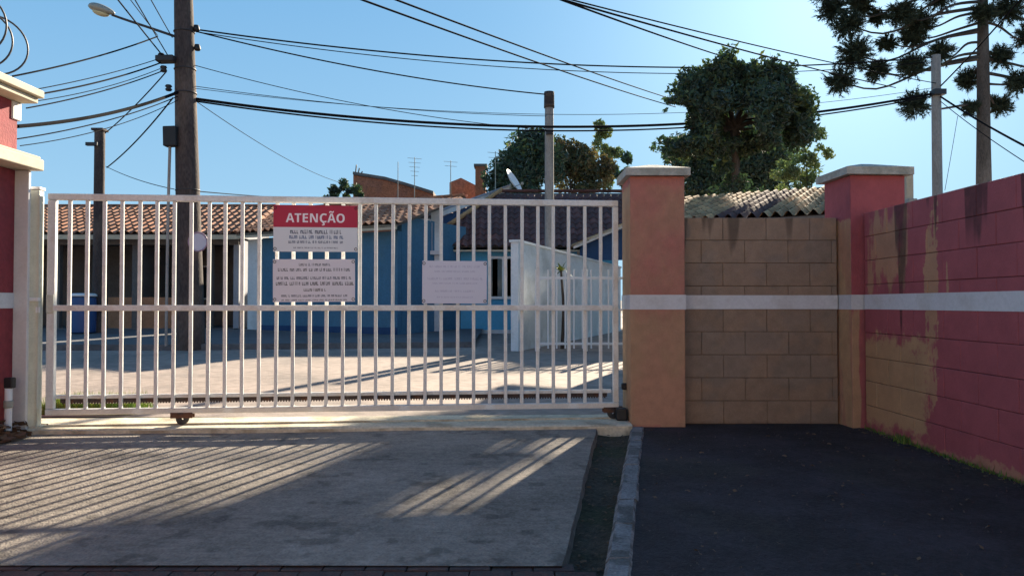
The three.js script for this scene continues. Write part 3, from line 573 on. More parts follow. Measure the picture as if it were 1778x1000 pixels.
{ // porch gable at the right end
  const d = 19.9, X0 = 1.72, t = thing('gable_porch', 'dark blue gable porch with sunlit tile verge behind white wall', 'porch', [X0, G(d), -d]);
  mesh('gable_wall', prism([[0.1, 2.0], [4.4, 2.0], [4.4, 2.35], [2.25, 3.25], [0.1, 2.35]], -0.1, 0), M.deepBlue, t);
  for (const x of [0.25, 4.25]) mesh('post', bx(0.14, 2.15, 0.14, x, -0.15, -0.05, 0.01), M.paleWall, t);
  for (const s of [0, 1]) { const g = tileGeo(0.2, 0.43); for (let i = 0; i < 7; i++) for (let r = 0; r < 3; r++) { const m = mesh('roof_tile', g, tiles.straw[(i * 3 + r * 2 + s) % 5], t); const a = Math.atan2(0.95, 2.25); m.rotation.set(0, 0, 0); m.rotation.order = 'YXZ'; m.rotation.y = s ? Math.PI / 2 : -Math.PI / 2; m.rotation.x = a; const k = i * 0.38 - 0.1; m.position.set(s ? 4.5 - k * Math.cos(a) : k * Math.cos(a), 2.38 + k * Math.sin(a), 0.18 - r * 0.2); } }
  mesh('barge_board', [prism([[-0.1, 2.28], [2.25, 3.27], [2.25, 3.36], [-0.1, 2.37]], 0.2, 0.25), prism([[4.6, 2.28], [2.25, 3.27], [2.25, 3.36], [4.6, 2.37]].reverse(), 0.2, 0.25)], M.whitePaint, t);
}
// ---------------------------------------------------------------- white boundary wall and white railing gate
{
  const a = [0.125, 14.8], b = [3.2, 22], L = Math.hypot(b[0] - a[0], b[1] - a[1]), hl = 2.16, hr = 1.98;
  const t = thing('white_boundary_wall', 'plain white boundary wall running back beside the light blue house', 'wall', [a[0], G(a[1]), -a[1]], Math.atan2(b[1] - a[1], b[0] - a[0]));
  mesh('panel', prism([[0, -0.2], [L, -0.2], [L, hr], [0, hl]], -0.16, 0), M.paleWall, t);
  mesh('coping', prism([[-0.03, hl + 0.002], [L, hr + 0.002], [L, hr + 0.05], [-0.03, hl + 0.05]], -0.19, 0.03), M.paleWall, t);
  const x0 = 0.5, x1 = 3.4, d = 14.75, f = thing('white_railing', 'white picket railing gate with a round topped post before white wall', 'railing', [x0, G(d), -d]), W = x1 - x0;
  mesh('rail', bx2(0, W, 1.42, 1.47, -0.02, 0.02, 0.004), M.white, f); mesh('rail', bx2(0, W, 0.13, 0.18, -0.02, 0.02, 0.004), M.white, f); mesh('rail', bx2(0, W, 0.8, 0.84, -0.018, 0.018, 0.004), M.white, f);
  const g = bx(0.03, 1.55, 0.03, 0, 0.06, 0.022, 0.005);
  for (let i = 0; i * 0.17 < W; i++) { const b2 = mesh('picket', g, M.white, f); b2.position.x = 0.04 + i * 0.17; }
  for (const x of [0, 0.95, 1.9]) mesh('post', bx(0.09, 1.62, 0.09, x, 0, -0.06, 0.015), M.white, f);
}
// spiky young plant behind the railing
{
  const p = at(976, 600, 15.4), t = thing('spiky_plant', 'young spiky plant with yellow green head behind white railing', 'plant', [p.x, G(15.4), -15.4]);
  mesh('stem', taper([V(0, 0, 0), V(0.03, 0.8, 0), V(-0.02, 1.62, 0)], 0.04, 0.022, 8, 0.2), M.bark, t); reseed(71);
  for (let i = 0; i < 22; i++) {
    const a = rr(0, 6.28), e = rr(-0.3, 1.2), l = rr(0.18, 0.3), n = V(Math.cos(a) * Math.cos(e), Math.sin(e), Math.sin(a) * Math.cos(e)), s = V(-Math.sin(a), 0, Math.cos(a)).multiplyScalar(0.022), o = V(-0.02, 1.6, 0), m = o.clone().addScaledVector(n, l * 0.5), e2 = o.clone().addScaledVector(n, l).add(V(0, -0.06, 0));
    const g = geoFrom([...o.clone().sub(s).toArray(), ...o.clone().add(s).toArray(), ...m.clone().add(s).toArray(), ...m.clone().sub(s).toArray(), ...e2.toArray()], [0, 1, 2, 0, 2, 3, 3, 2, 4]);
    mesh('leaf', g, i % 3 ? M.leafLime : M.leafGreen, t);
  }
}
// ---------------------------------------------------------------- house D: straw coloured tiles above the tan wall
{
  const a = [2.0, 13], e = [0.866, -0.5], L = 3.4, run = 4.2, rise = 0.98, t = thing('straw_roof_hut', 'low hut with straw coloured barrel tile roof behind tan wall', 'hut', [a[0], G(13), -a[1]], Math.atan2(e[1], e[0]));
  mesh('front_wall', bx2(0.3, L - 0.3, -0.2, 2.2, -0.45, -0.3), M.cream, t); for (const x of [0.3, L - 0.45]) mesh('side_wall', bx2(x, x + 0.15, -0.2, 2.25, -4.1, -0.46), M.cream, t);
  const r = tiledRoof(t, 0, 2.36, 0, L, run, rise, tiles.straw, 0.185, 0.38, s => -0.95 * s, () => 0, 0.045, 0.006);
  r.children.forEach(c => { if (c.name === 'roof_tile' && c.position.x > 1.5 && c.position.x < 2.2) c.material = tiles.plum[Math.floor(hash(Math.floor(c.position.x * 50), Math.floor(c.position.y * 50)) * 3)]; });   // a run of dark old tiles
  ridgeCaps(r, V(-0.95, 2.36 + rise + 0.02, -run), V(L, 2.36 + rise + 0.02, -run), tiles.straw, 0.36, 0.07);
  mesh('end_board', prism([[0, 2.24], [run, 2.24 + rise], [run, 2.34 + rise], [0, 2.34]], 0, 0.04).rotateY(Math.PI / 2).translate(L + 0.02, 0, 0), M.dimWall, t);
}
// ---------------------------------------------------------------- unfinished brick buildings behind
function brickBlock(label, pts, d, depth, extras) {           // outline given as photo points at depth d, closed down to the ground
  const P = pts.map(([px, py]) => at(px, py, d)), t = thing('brick_building', label, 'building', [P[0].x, G(d), -d]);
  const o = P.map(p => [p.x - P[0].x, p.y - G(d)]); o.push([o[o.length - 1][0], -0.5], [0, -0.5]);
  mesh('wall', prism(o, -depth, 0), M.brickFar, t); extras && extras(t, o); return t;
}
reseed(81);
brickBlock('bare orange brick wall with sloping top above the roofs', [[612, 303], [668, 312], [700, 321], [752, 337]], 34, 5, (t, o) => {
  mesh('coping', [0, 1, 2].map(i => { const [x0, y0] = o[i], [x1, y1] = o[i + 1]; return prism([[x0, y0 + 0.01], [x1, y1 + 0.01], [x1, y1 + 0.14], [x0, y0 + 0.14]], -5.1, 0.1); }), M.dimWall, t);
  for (let i = 0; i < 3; i++) mesh('starter_bar', taper([V(0.05 + i * 0.1, o[0][1], -0.2), V(0.1 + i * 0.14, o[0][1] + 0.5 - i * 0.15, -0.2)], 0.03, 0.03, 5), M.darkSteel, t);
});
brickBlock('small bare brick parapet beside narrow brick chimney', [[780, 316], [800, 308], [828, 322], [840, 330]], 33, 3);
brickBlock('narrow brick chimney standing above the rooftops', [[825, 288], [843, 288]], 31, 0.6, (t, o) => { mesh('cap', bx2(-0.06, o[1][0] + 0.06, o[0][1], o[0][1] + 0.1, -0.66, 0.06), M.dimWall, t); });
{ // dark ridge line between
  const p = at(690, 346, 28), q = at(880, 336, 28), t = thing('far_roof', 'low dark far roof below the bare brick walls', 'house', [p.x, G(28), -28]);
  const w = q.x - p.x; mesh('wall', bx2(0, w, -0.3, 4.0, -3, -0.2), M.greyWall, t);
  tiledRoof(t, -0.3, 3.9, 0.1, w + 0.6, 2.6, 0.95, tiles.plum, 0.24, 0.42);
}
{ // satellite dish
  const p = at(889, 318, 24.2), t = thing('satellite_dish', 'white satellite dish on the plum roof ridge', 'dish', [p.x, p.y - 0.45, p.z]);
  const pr = []; for (let i = 0; i <= 8; i++) pr.push(new THREE.Vector2(0.42 * i / 8, 0.1 * (i / 8) ** 2)); for (let i = 8; i >= 0; i--) pr.push(new THREE.Vector2(0.42 * i / 8, 0.1 * (i / 8) ** 2 - 0.015));
  const g = new THREE.LatheGeometry(pr, 26); g.rotateZ(-1.05); g.rotateY(-0.35); g.translate(0, 0.5, 0); mesh('reflector', g, M.white, t);
  mesh('mast', taper([V(-0.05, -0.35, 0), V(-0.05, 0.45, 0)], 0.03, 0.03, 8), M.lampGrey, t);
  mesh('feed_arm', taper([V(-0.05, 0.3, 0), V(0.32, 0.42, 0.1)], 0.015, 0.015, 6), M.lampGrey, t); mesh('feed_horn', bx(0.08, 0.08, 0.08, 0.33, 0.4, 0.1, 0.01), M.lampGrey, t);
}
function antenna(label, px, py0, py1, d, bars) {
  const b = at(px, py1, d), h = (py1 - py0) / F * d, t = thing('roof_antenna', label, 'antenna', [b.x, b.y, b.z], 0.4);
  mesh('mast', taper([V(0, -0.6, 0), V(0, h, 0)], 0.018, 0.014, 6), M.lampGrey, t);
  for (let i = 0; i < bars; i++) mesh('element', taper([V(-0.3 + i * 0.04, h - 0.05 - i * 0.18, 0), V(0.3 - i * 0.04, h - 0.05 - i * 0.18, 0)], 0.008, 0.008, 5), M.lampGrey, t);
}
antenna('thin antenna mast above the middle of sloping brick wall', 690, 280, 335, 32, 0);
antenna('thicker barred antenna mast right of the sloping brick wall', 719, 272, 335, 31, 5);
antenna('lone antenna mast beside the small brick parapet', 782, 278, 335, 31, 2);
antenna('slim antenna mast before the dark bushy tree', 860, 262, 330, 27, 3);
// ---------------------------------------------------------------- poles
function pole(name, label, px, dB, hTop, rB, rT, lean, mat, group) {
  const t = thing(name, label, 'pole', [(px - 889) / F * dB, G(dB), -dB]); t.rotation.z = lean;
  mesh('shaft', taper([V(0, -0.3, 0), V(0, hTop * 0.5, 0), V(0, hTop, 0)], rB, rT, 16), mat, t); return t;
}
{
  const d = 15.2, t = pole('utility_pole', 'thick dark utility pole carrying street lamp, boxes and many cables', 332, d, 9.6, 0.275, 0.15, 0.031, M.darkPole);
  const ly = py => 1.1 + (527 - py) / F * d - G(d), lx = (px, py) => (px - 332) / F * d + ly(py) * 0.031;
  // street lamp: curved arm with a cobra head
  const arm = mesh('lamp_arm', taper([V(-0.1, ly(62), 0), V(lx(262, 45), ly(48), 0.15), V(lx(222, 35), ly(36), 0.3), V(lx(204, 30), ly(30), 0.36)], 0.028, 0.024, 8), M.darkSteel, t);
  const hg = new THREE.SphereGeometry(1, 20, 12); { const p = hg.attributes.position; for (let i = 0; i < p.count; i++) { let x = p.getX(i), y = p.getY(i), z = p.getZ(i); p.setXYZ(i, x * 0.27, (y > 0 ? y * 0.1 : y * 0.07) * (1 - 0.25 * x), z * (0.15 - 0.05 * x)); } hg.computeVertexNormals(); }
  hg.rotateZ(-0.3); hg.translate(lx(190, 22), ly(23), 0.42); mesh('lamp_head', hg, M.lampGrey, arm);
  const lens = new THREE.SphereGeometry(1, 16, 8, 0, 6.2832, Math.PI / 2, Math.PI / 2); lens.scale(0.17, 0.07, 0.1); lens.rotateZ(-0.3); lens.translate(lx(188, 25), ly(26) - 0.02, 0.42); mesh('lamp_lens', lens, plain(0.5, 0.48, 0.3, 0.3), arm);
  mesh('cable_box', bx(0.26, 0.4, 0.2, lx(303, 240), ly(257), 0.24, 0.02), M.black, t);
  mesh('conduit', taper([V(lx(301, 255), ly(257), 0.24), V(lx(300, 340), ly(345), 0.26), V(lx(300, 600), 0.1, 0.3)], 0.03, 0.03, 8), M.greyPole, t);
  mesh('transformer_bracket', bx(0.36, 0.12, 0.24, lx(292, 105), ly(110), 0.2, 0.02), M.darkSteel, t);
  for (const [px, py] of [[284, 100], [288, 122], [297, 155]]) { const g = new THREE.LatheGeometry([[0, 0], [0.05, 0], [0.07, 0.03], [0.04, 0.06], [0.07, 0.09], [0.05, 0.12], [0, 0.13]].map(q => new THREE.Vector2(...q)), 12); g.translate(lx(px, py), ly(py) - 0.06, 0.22); mesh('insulator', g, M.black, t); }
  for (const [px, py] of [[332, 46], [334, 80]]) { const g = new THREE.LatheGeometry([[0, 0], [0.05, 0], [0.07, 0.04], [0.05, 0.12], [0, 0.13]].map(q => new THREE.Vector2(...q)), 12); g.translate(lx(px + 4, py), ly(py) - 0.06, 0); mesh('insulator', g, M.black, t); mesh('insulator_pin', taper([V(-0.02, ly(py), 0), V(lx(px + 4, py), ly(py), 0)], 0.02, 0.02, 6), M.darkSteel, t); }
  for (const py of [52, 118, 160, 330]) { const g = new THREE.TorusGeometry(0.19 + (py / 600) * 0.07, 0.014, 6, 24); g.rotateX(Math.PI / 2); g.translate(0, ly(py), 0); mesh('steel_band', g, M.darkSteel, t); }
  // round plate on the pole
  const rp = thing('round_plate', 'round pale plate fixed to the thick dark utility pole', 'plate', [at(343, 420, d - 0.3).x, at(343, 420, d - 0.3).y, -(d - 0.32)]);
  const pg = new THREE.CylinderGeometry(0.185, 0.185, 0.02, 32); pg.rotateX(Math.PI / 2); mesh('disc', pg, plain(0.5, 0.47, 0.55, 0.4), rp); const rg = new THREE.TorusGeometry(0.185, 0.016, 8, 36); rg.translate(0, 0, 0.01); mesh('rim', rg, plain(0.3, 0.2, 0.26, 0.5), rp);
  mesh('bracket', bx(0.1, 0.06, 0.14, -0.05, -0.03, -0.08), M.darkSteel, rp);
}
{ const t = pole('utility_pole', 'short dark pole rising before the orange carport roof', 169, 19, 5.25, 0.13, 0.125, 0, M.darkPole); mesh('crossbar', bx(0.3, 0.08, 0.1, -0.1, 4.85, 0.16), M.darkSteel, t); mesh('cap', bx(0.3, 0.06, 0.3, 0, 5.25, 0, 0.01), M.darkPole, t); }
{ const t = pole('utility_pole', 'slim grey concrete pole standing behind the white boundary wall', 954, 17.35, 5.75, 0.115, 0.1, 0, M.greyPole); mesh('head_band', taper([V(0, 5.45, 0), V(0, 5.82, 0)], 0.125, 0.12, 14), M.darkPole, t); mesh('clamp', bx(0.16, 0.1, 0.14, 0, 4.8, 0.1, 0.01), M.darkSteel, t); }
{ const t = pole('utility_pole', 'grey pole rising behind the red wall beside the tall pine', 1631, 19, 7.2, 0.135, 0.11, 0, M.greyPole); mesh('clamp', bx(0.3, 0.14, 0.26, 0, 6.15, 0.08, 0.01), M.darkSteel, t); }
{ const t = thing('pale_stub_post', 'short pale stub post behind the red corner pillar', 'post', [4.36, 0, -8.2]); mesh('shaft', bx(0.08, 2.6, 0.08, 0, -0.05, 0, 0.01), M.cream, t); mesh('junction_box', bx(0.1, 0.14, 0.08, -0.01, 2.1, 0.075, 0.01), M.lampGrey, t); }
{ const t = thing('far_grey_roof', 'grey roofed house just above the red wall top', 'house', [12.6, 0, -20]); mesh('wall', bx2(0, 6, 0, 4.1, -4, 0), M.greyWall, t); mesh('roof', prism([[-0.3, 4.1], [6.3, 4.1], [6.3, 4.3], [-0.3, 4.25]], -4.3, 0.3), M.whitePaint, t); }
// ---------------------------------------------------------------- cables
function cable(label, a, b, sag, r, cat = 'cable') {
  const A = at(...a), B = at(...b), pts = []; if (a[1] < -40 && a[2] < 12) A.addScaledVector(A.clone().sub(B), 0.9);   // those from overhead go on past the viewer
  for (let i = 0; i <= 16; i++) { const s = i / 16, p = A.clone().lerp(B, s); p.y -= 4 * sag * s * (1 - s); pts.push(p); }
  const o = mesh('overhead_cable', new THREE.TubeGeometry(new THREE.CatmullRomCurve3(pts), 48, r, 6), M.cable); return tag(o, label, cat, 'overhead cables');
}
const PD = 15.2, Q = 19;
cable('thick drooping cable bundle from the thick dark pole to the pine side pole', [324, 168, PD], [1628, 160, Q], 0.72, 0.03);
cable('second strand lashed under the thick drooping cable bundle', [324, 172, PD], [1628, 164, Q], 0.76, 0.018);
cable('upper long cable from lamp pole insulator towards the tall pine', [324, 46, PD], [1628, 96, Q], 0.5, 0.017);
cable('straight cable from lamp pole insulator to top of slim grey pole', [324, 48, PD], [950, 162, 17.3], 0.16, 0.015);
cable('faint cable from lamp pole to the clamp of slim grey pole', [324, 108, PD], [950, 224, 17.3], 0.2, 0.008);
cable('hair thin cable sagging between the lamp pole and slim grey pole', [324, 146, PD], [950, 200, 17.3], 0.12, 0.007);
cable('thin service cable dropping from lamp pole to sloping brick wall', [324, 165, PD], [612, 322, 33.9], 0.3, 0.009);
cable('lower of two cables passing high over the gate to the mid trees', [560, -65, 9], [1175, 184, 27], 0.25, 0.016);
cable('upper of two cables passing high over the gate to the mid trees', [585, -72, 9], [1175, 172, 27], 0.2, 0.016);
cable('cable descending from overhead to the top of bushy round tree', [880, -62, 9], [1300, 108, 22], 0.15, 0.017);
cable('cable descending from overhead past bushy round tree to far right', [905, -62, 9], [1560, 150, 25], 0.25, 0.016);
cable('thinner cable descending beside those over the bushy round tree', [950, -52, 9], [1630, 142, 18.9], 0.25, 0.011);
cable('dark cable bundle from lamp pole to the gatehouse upper wall', [312, 155, PD], [25, 218, 10.5], 0.12, 0.03);
cable('thin cable just below the dark bundle reaching the gatehouse', [312, 162, PD], [25, 240, 10.5], 0.1, 0.01);
cable('top cable from the street lamp arm towards the gatehouse cornice', [268, 60, PD], [15, 130, 11], 0.06, 0.014);
cable('upper of paired cables from lamp pole bracket over the gatehouse ledge', [280, 104, PD], [40, 165, 11], 0.07, 0.014);
cable('lower of paired cables from lamp pole bracket over the gatehouse ledge', [284, 118, PD], [40, 186, 11], 0.07, 0.011);
cable('service cable from lamp pole bracket to top of short dark pole', [284, 122, PD], [178, 230, 18.9], 0.06, 0.013);
cable('service cable from lamp pole band down to the short dark pole middle', [296, 168, PD], [182, 290, 18.9], 0.1, 0.015);
cable('faint cable from short dark pole to the lamp pole conduit', [180, 288, 18.9], [300, 328, 15], 0.06, 0.008);
cable('left steep cable from overhead to the lamp pole insulators', [140, -80, 11], [284, 102, PD], 0.02, 0.013);
cable('middle steep cable from overhead to the lamp pole insulators', [185, -80, 11], [288, 96, PD], 0.02, 0.01);
cable('right steep cable from overhead to the lamp pole insulators', [215, -80, 11], [294, 62, PD], 0.02, 0.009);
cable('cable bundle from the pine side pole down past the pine trunk', [1636, 164, Q], [1815, 268, 14], 0.05, 0.022);
cable('thin cable below the bundle leaving the pine side pole', [1636, 172, Q], [1815, 300, 14], 0.06, 0.009);
cable('cable climbing from the pine side pole up across the pine trunk', [1636, 150, Q], [1815, -45, 15], 0.05, 0.018);
cable('slack guy wire hanging from the pine side pole to red wall', [1668, 200, 18.6], [1644, 330, 18.4], 0.02, 0.006);
cable('thin twin of the upper long cable just beneath it', [324, 50, PD], [1628, 104, Q], 0.56, 0.01);
cable('faint strand above the thick drooping bundle over the plum roof', [324, 150, PD], [1628, 150, Q], 0.62, 0.006);
cable('thin slack line under the dark bundle before the gatehouse', [312, 168, PD], [30, 252, 10.5], 0.14, 0.007);
cable('thin line above the paired cables towards the gatehouse ledge', [280, 96, PD], [40, 156, 11], 0.05, 0.008);
cable('second thin line beside the paired cables towards the gatehouse ledge', [284, 112, PD], [40, 176, 11], 0.09, 0.007);
cable('fourth steep strand from overhead to the street lamp arm', [165, -80, 11], [268, 58, PD], 0.02, 0.008);
cable('low hair thin line crossing above the orange roofs', [324, 330, PD], [612, 342, 33], 0.1, 0.012);
// ---------------------------------------------------------------- trees
function leafCloud(clumps, n, size, pal, spread, carve, flat = 1) {
  const P = new Float32Array(n * 18), N = new Float32Array(n * 18), C = new Float32Array(n * 18); let k = 0;
  const tot = clumps.reduce((s, c) => s + c[3] ** 2, 0); let made = 0;
  for (const c of clumps) {
    const m = Math.round(n * c[3] ** 2 / tot), tone = rr(0.7, 1.3), hue = rnd();
    for (let i = 0; i < m && made < n; i++) {
      let x = gauss(), y = gauss(), z = gauss(); const l = Math.hypot(x, y, z), R = c[3] * Math.pow(rnd(), 0.42) * spread; x = c[0] + x / l * R; y = c[1] + y / l * R * flat; z = c[2] + z / l * R;
      if (carve && carve(x, y, z)) continue;
      const a = V(gauss(), gauss(), gauss()).normalize(), b = V(gauss(), gauss() - 0.4, gauss()).cross(a).normalize(), s = size * rr(0.45, 1.6);
      a.multiplyScalar(s); b.multiplyScalar(s * 0.42);
      const q = [[x - a.x, y - a.y, z - a.z], [x + b.x, y + b.y, z + b.z], [x + a.x, y + a.y, z + a.z], [x - b.x, y - b.y, z - b.z]], nn = b.clone().cross(a).normalize();
      const col = pal[Math.min(pal.length - 1, Math.floor((0.55 * hue + 0.45 * rnd()) * pal.length))], t = tone * rr(0.75, 1.25);
      for (const v of [0, 1, 2, 0, 2, 3]) { P.set(q[v], k * 3); N.set([nn.x, nn.y, nn.z], k * 3); C.set([col[0] * t, col[1] * t, col[2] * t], k * 3); k++; }
      made++;
    }
  }
  const g = new THREE.BufferGeometry(); g.setAttribute('position', new THREE.BufferAttribute(P.slice(0, k * 3), 3)); g.setAttribute('normal', new THREE.BufferAttribute(N.slice(0, k * 3), 3)); g.setAttribute('color', new THREE.BufferAttribute(C.slice(0, k * 3), 3)); return g;
}
function subClumps(lobes, per, rad) {
  const out = []; for (const [x, y, z, r] of lobes) { const n = Math.round(per * r * r); for (let i = 0; i < n; i++) { let a = gauss(), b = gauss(), c = gauss(); const l = Math.hypot(a, b, c), R = r * Math.pow(rnd(), 0.38); out.push([x + a / l * R, y + b / l * R, z + c / l * R, rad * rr(0.6, 1.4)]); } } return out;
}
function tree(name, label, base, lobes, o) {
  const t = thing(name, label, 'tree', base, 0, o.group), B = V(...base);
  const L = lobes.map(([px, py, d, r]) => { const p = at(px, py, d).sub(B); return [p.x, p.y, p.z, r]; });
  const top = L.reduce((s, l) => s.add(V(l[0], l[1], l[2])), V(0, 0, 0)).multiplyScalar(1 / L.length), fk = o.fork || 0.55, fork = V(top.x * fk, top.y * fk, top.z * fk);
  mesh('trunk', taper([V(0, -0.4, 0), V(fork.x * 0.3, fork.y * 0.5, fork.z * 0.3), fork], o.trunk, o.trunk * 0.7, 10, 0.15), M.bark, t);
  for (const l of L) if (l[3] > 0.4) mesh('limb', taper([fork, V((fork.x + l[0]) / 2 + rr(-.1, .1), (fork.y + l[1]) / 2 + 0.1, (fork.z + l[2]) / 2), V(l[0], l[1] + l[3] * 0.3, l[2])], o.trunk * 0.5, o.trunk * 0.12, 7), M.bark, t);
  const cl = subClumps(L, o.per, o.rad);
  const c = mesh('crown', leafCloud(cl, o.n, o.leaf, o.pal, 1, o.carve && ((x, y, z) => o.carve(x + B.x, y + B.y, z + B.z))), leafMat, t); return t;
}
const dark = [[0.024, 0.052, 0.027], [0.03, 0.065, 0.03], [0.042, 0.082, 0.03], [0.11, 0.145, 0.036]];
const olive = [[0.04, 0.06, 0.022], [0.07, 0.08, 0.022], [0.12, 0.1, 0.03], [0.15, 0.1, 0.03]];
const pale = [[0.1, 0.16, 0.05], [0.14, 0.19, 0.06], [0.18, 0.21, 0.06]];
// where along the sun's rays the crown is open, so that light reaches the slab between gate pillar and crown shade
const edgeSprigs = Array.from({ length: 34 }, (_, k) => { const q = k * 2.399, w = 0.94 + 0.16 * hash(k, 501); return [1280 + 106 * w * Math.cos(q), 205 + 84 * w * Math.sin(q), 17 + hash(k, 502) * 0.6, 0.14 + 0.2 * hash(k, 503)]; }).filter(l => l[1] < 262);
const slabHit = (x, y, z) => { const s = (y - ramp(5.3)) / 0.45; return [x - 0.45 * s, -z - s]; };
const gap = (x, y, z) => { if (-z < 19.5 && y < 4.3 + 0.8 * vnoise(x * 2.2, z * 2.2) && (Math.hypot(x - 5.5, z + 18) > 0.75 || y < 3.4)) return true; if (Math.hypot((x - 5.15) / 1.55, (y - 5.4) / 1.3) > 0.68 && vnoise(x * 2.4 + 3, y * 2.4 + z * 0.6) > 0.65) return true; if (x < 3.5 && y > 4.9) return true; const [gx, gd] = slabHit(x, y, z), c = -0.03 + (gd - 5.27) * 0.45; return Math.abs(gd - 5.3) < 0.8 && Math.abs(gx - c) < 0.42; };
reseed(91);
tree('round_tree', 'big dense dark green round tree behind the straw roof hut', [(1285 - 889) / F * 18.2, G(18.2), -18.2], [
  [1270, 215, 17.2, 1.15], [1225, 185, 17.0, 0.75], [1330, 185, 17.2, 0.85], [1262, 148, 17.2, 0.5], [1195, 235, 16.9, 0.6], [1310, 240, 17.4, 0.85], [1372, 205, 17.3, 0.6], [1320, 158, 17.3, 0.45], [1382, 180, 17.2, 0.38], [1178, 195, 17, 0.34], [1235, 245, 17, 0.7], [1300, 168, 20.4, 0.6], [1180, 225, 17, 0.4], [1300, 285, 18, 0.55], [1285, 305, 18, 0.5], [1218, 168, 17, 0.42], [1350, 162, 17.2, 0.42], [1168, 215, 17, 0.36], [1245, 140, 17.1, 0.36], [1288, 136, 17.2, 0.36], [1285, 312, 17.7, 0.6], ...edgeSprigs],
  { fork: 0.93, trunk: 0.13, n: 68000, leaf: 0.062, per: 30, rad: 0.34, pal: dark, carve: gap });
tree('understory_tree', 'dark lower foliage under the big round tree', [(1275 - 889) / F * 34, G(34), -34], [
  [1270, 275, 34, 1.4], [1220, 280, 34, 1.15], [1190, 292, 34, 0.85], [1320, 280, 34, 1.25], [1245, 310, 34, 1.15], [1300, 310, 34, 1.15], [1350, 290, 34, 0.8], [1170, 268, 34, 0.45], [1285, 256, 34, 0.85], [1335, 258, 34, 0.8], [1235, 256, 34, 0.85], [1195, 262, 34, 0.7], [1294, 205, 38, 1.1], [1330, 230, 38, 1.1], [1215, 325, 34, 1.0], [1340, 320, 34, 1.0]],
  { trunk: 0.25, n: 36000, leaf: 0.095, per: 17, rad: 0.48, pal: dark });
tree('sparse_shrub_tree', 'light feathery sprays beside the big round tree', [(1390 - 889) / F * 24.5, G(24.5), -24.5], [
  [1400, 255, 24.5, 0.5], [1428, 225, 24.5, 0.36], [1390, 295, 24.5, 0.6], [1420, 275, 24.5, 0.42], [1360, 305, 24.5, 0.6], [1450, 262, 24.5, 0.25], [1410, 310, 24.5, 0.4]],
  { trunk: 0.06, n: 4200, leaf: 0.06, per: 22, rad: 0.22, pal: pale });
tree('dark_bushy_tree', 'dark bushy tree behind the plum roof and slim pole', [(915 - 889) / F * 29, G(29), -29], [
  [925, 280, 29, 1.0], [890, 305, 29, 0.8], [940, 255, 29, 0.6], [870, 315, 29, 0.5], [905, 325, 29, 0.8]], { trunk: 0.18, n: 13000, leaf: 0.1, per: 26, rad: 0.42, pal: dark });
tree('olive_brown_tree', 'olive brown loose tree right of the slim grey pole', [(1005 - 889) / F * 31, G(31), -31], [
  [985, 255, 31, 0.6], [1010, 275, 31, 0.85], [1035, 295, 31, 0.6], [975, 300, 31, 0.6], [1020, 320, 31, 0.7]], { trunk: 0.15, n: 6500, leaf: 0.1, per: 20, rad: 0.4, pal: olive });
tree('young_pale_tree', 'thin pale green young tree with a pointed top', [(1052 - 889) / F * 33, G(33), -33], [
  [1050, 235, 33, 0.4], [1055, 265, 33, 0.55], [1048, 300, 33, 0.6], [1070, 300, 33, 0.3], [1038, 215, 33, 0.18]], { trunk: 0.08, n: 2200, leaf: 0.1, per: 26, rad: 0.22, pal: pale });
tree('slender_tree', 'slender small tree between pale young tree and gate pillar', [(1085 - 889) / F * 33, G(33), -33], [
  [1088, 275, 33, 0.3], [1085, 300, 33, 0.42], [1095, 318, 33, 0.5]], { trunk: 0.06, n: 1300, leaf: 0.1, per: 26, rad: 0.22, pal: dark });
tree('far_bush', 'dark straggly bush left of the sloping brick wall', [(595 - 889) / F * 30, G(30), -30], [
  [598, 322, 30, 0.3], [585, 335, 30, 0.35], [607, 340, 30, 0.4], [572, 345, 30, 0.3]], { trunk: 0.05, n: 1500, leaf: 0.08, per: 30, rad: 0.18, pal: dark });
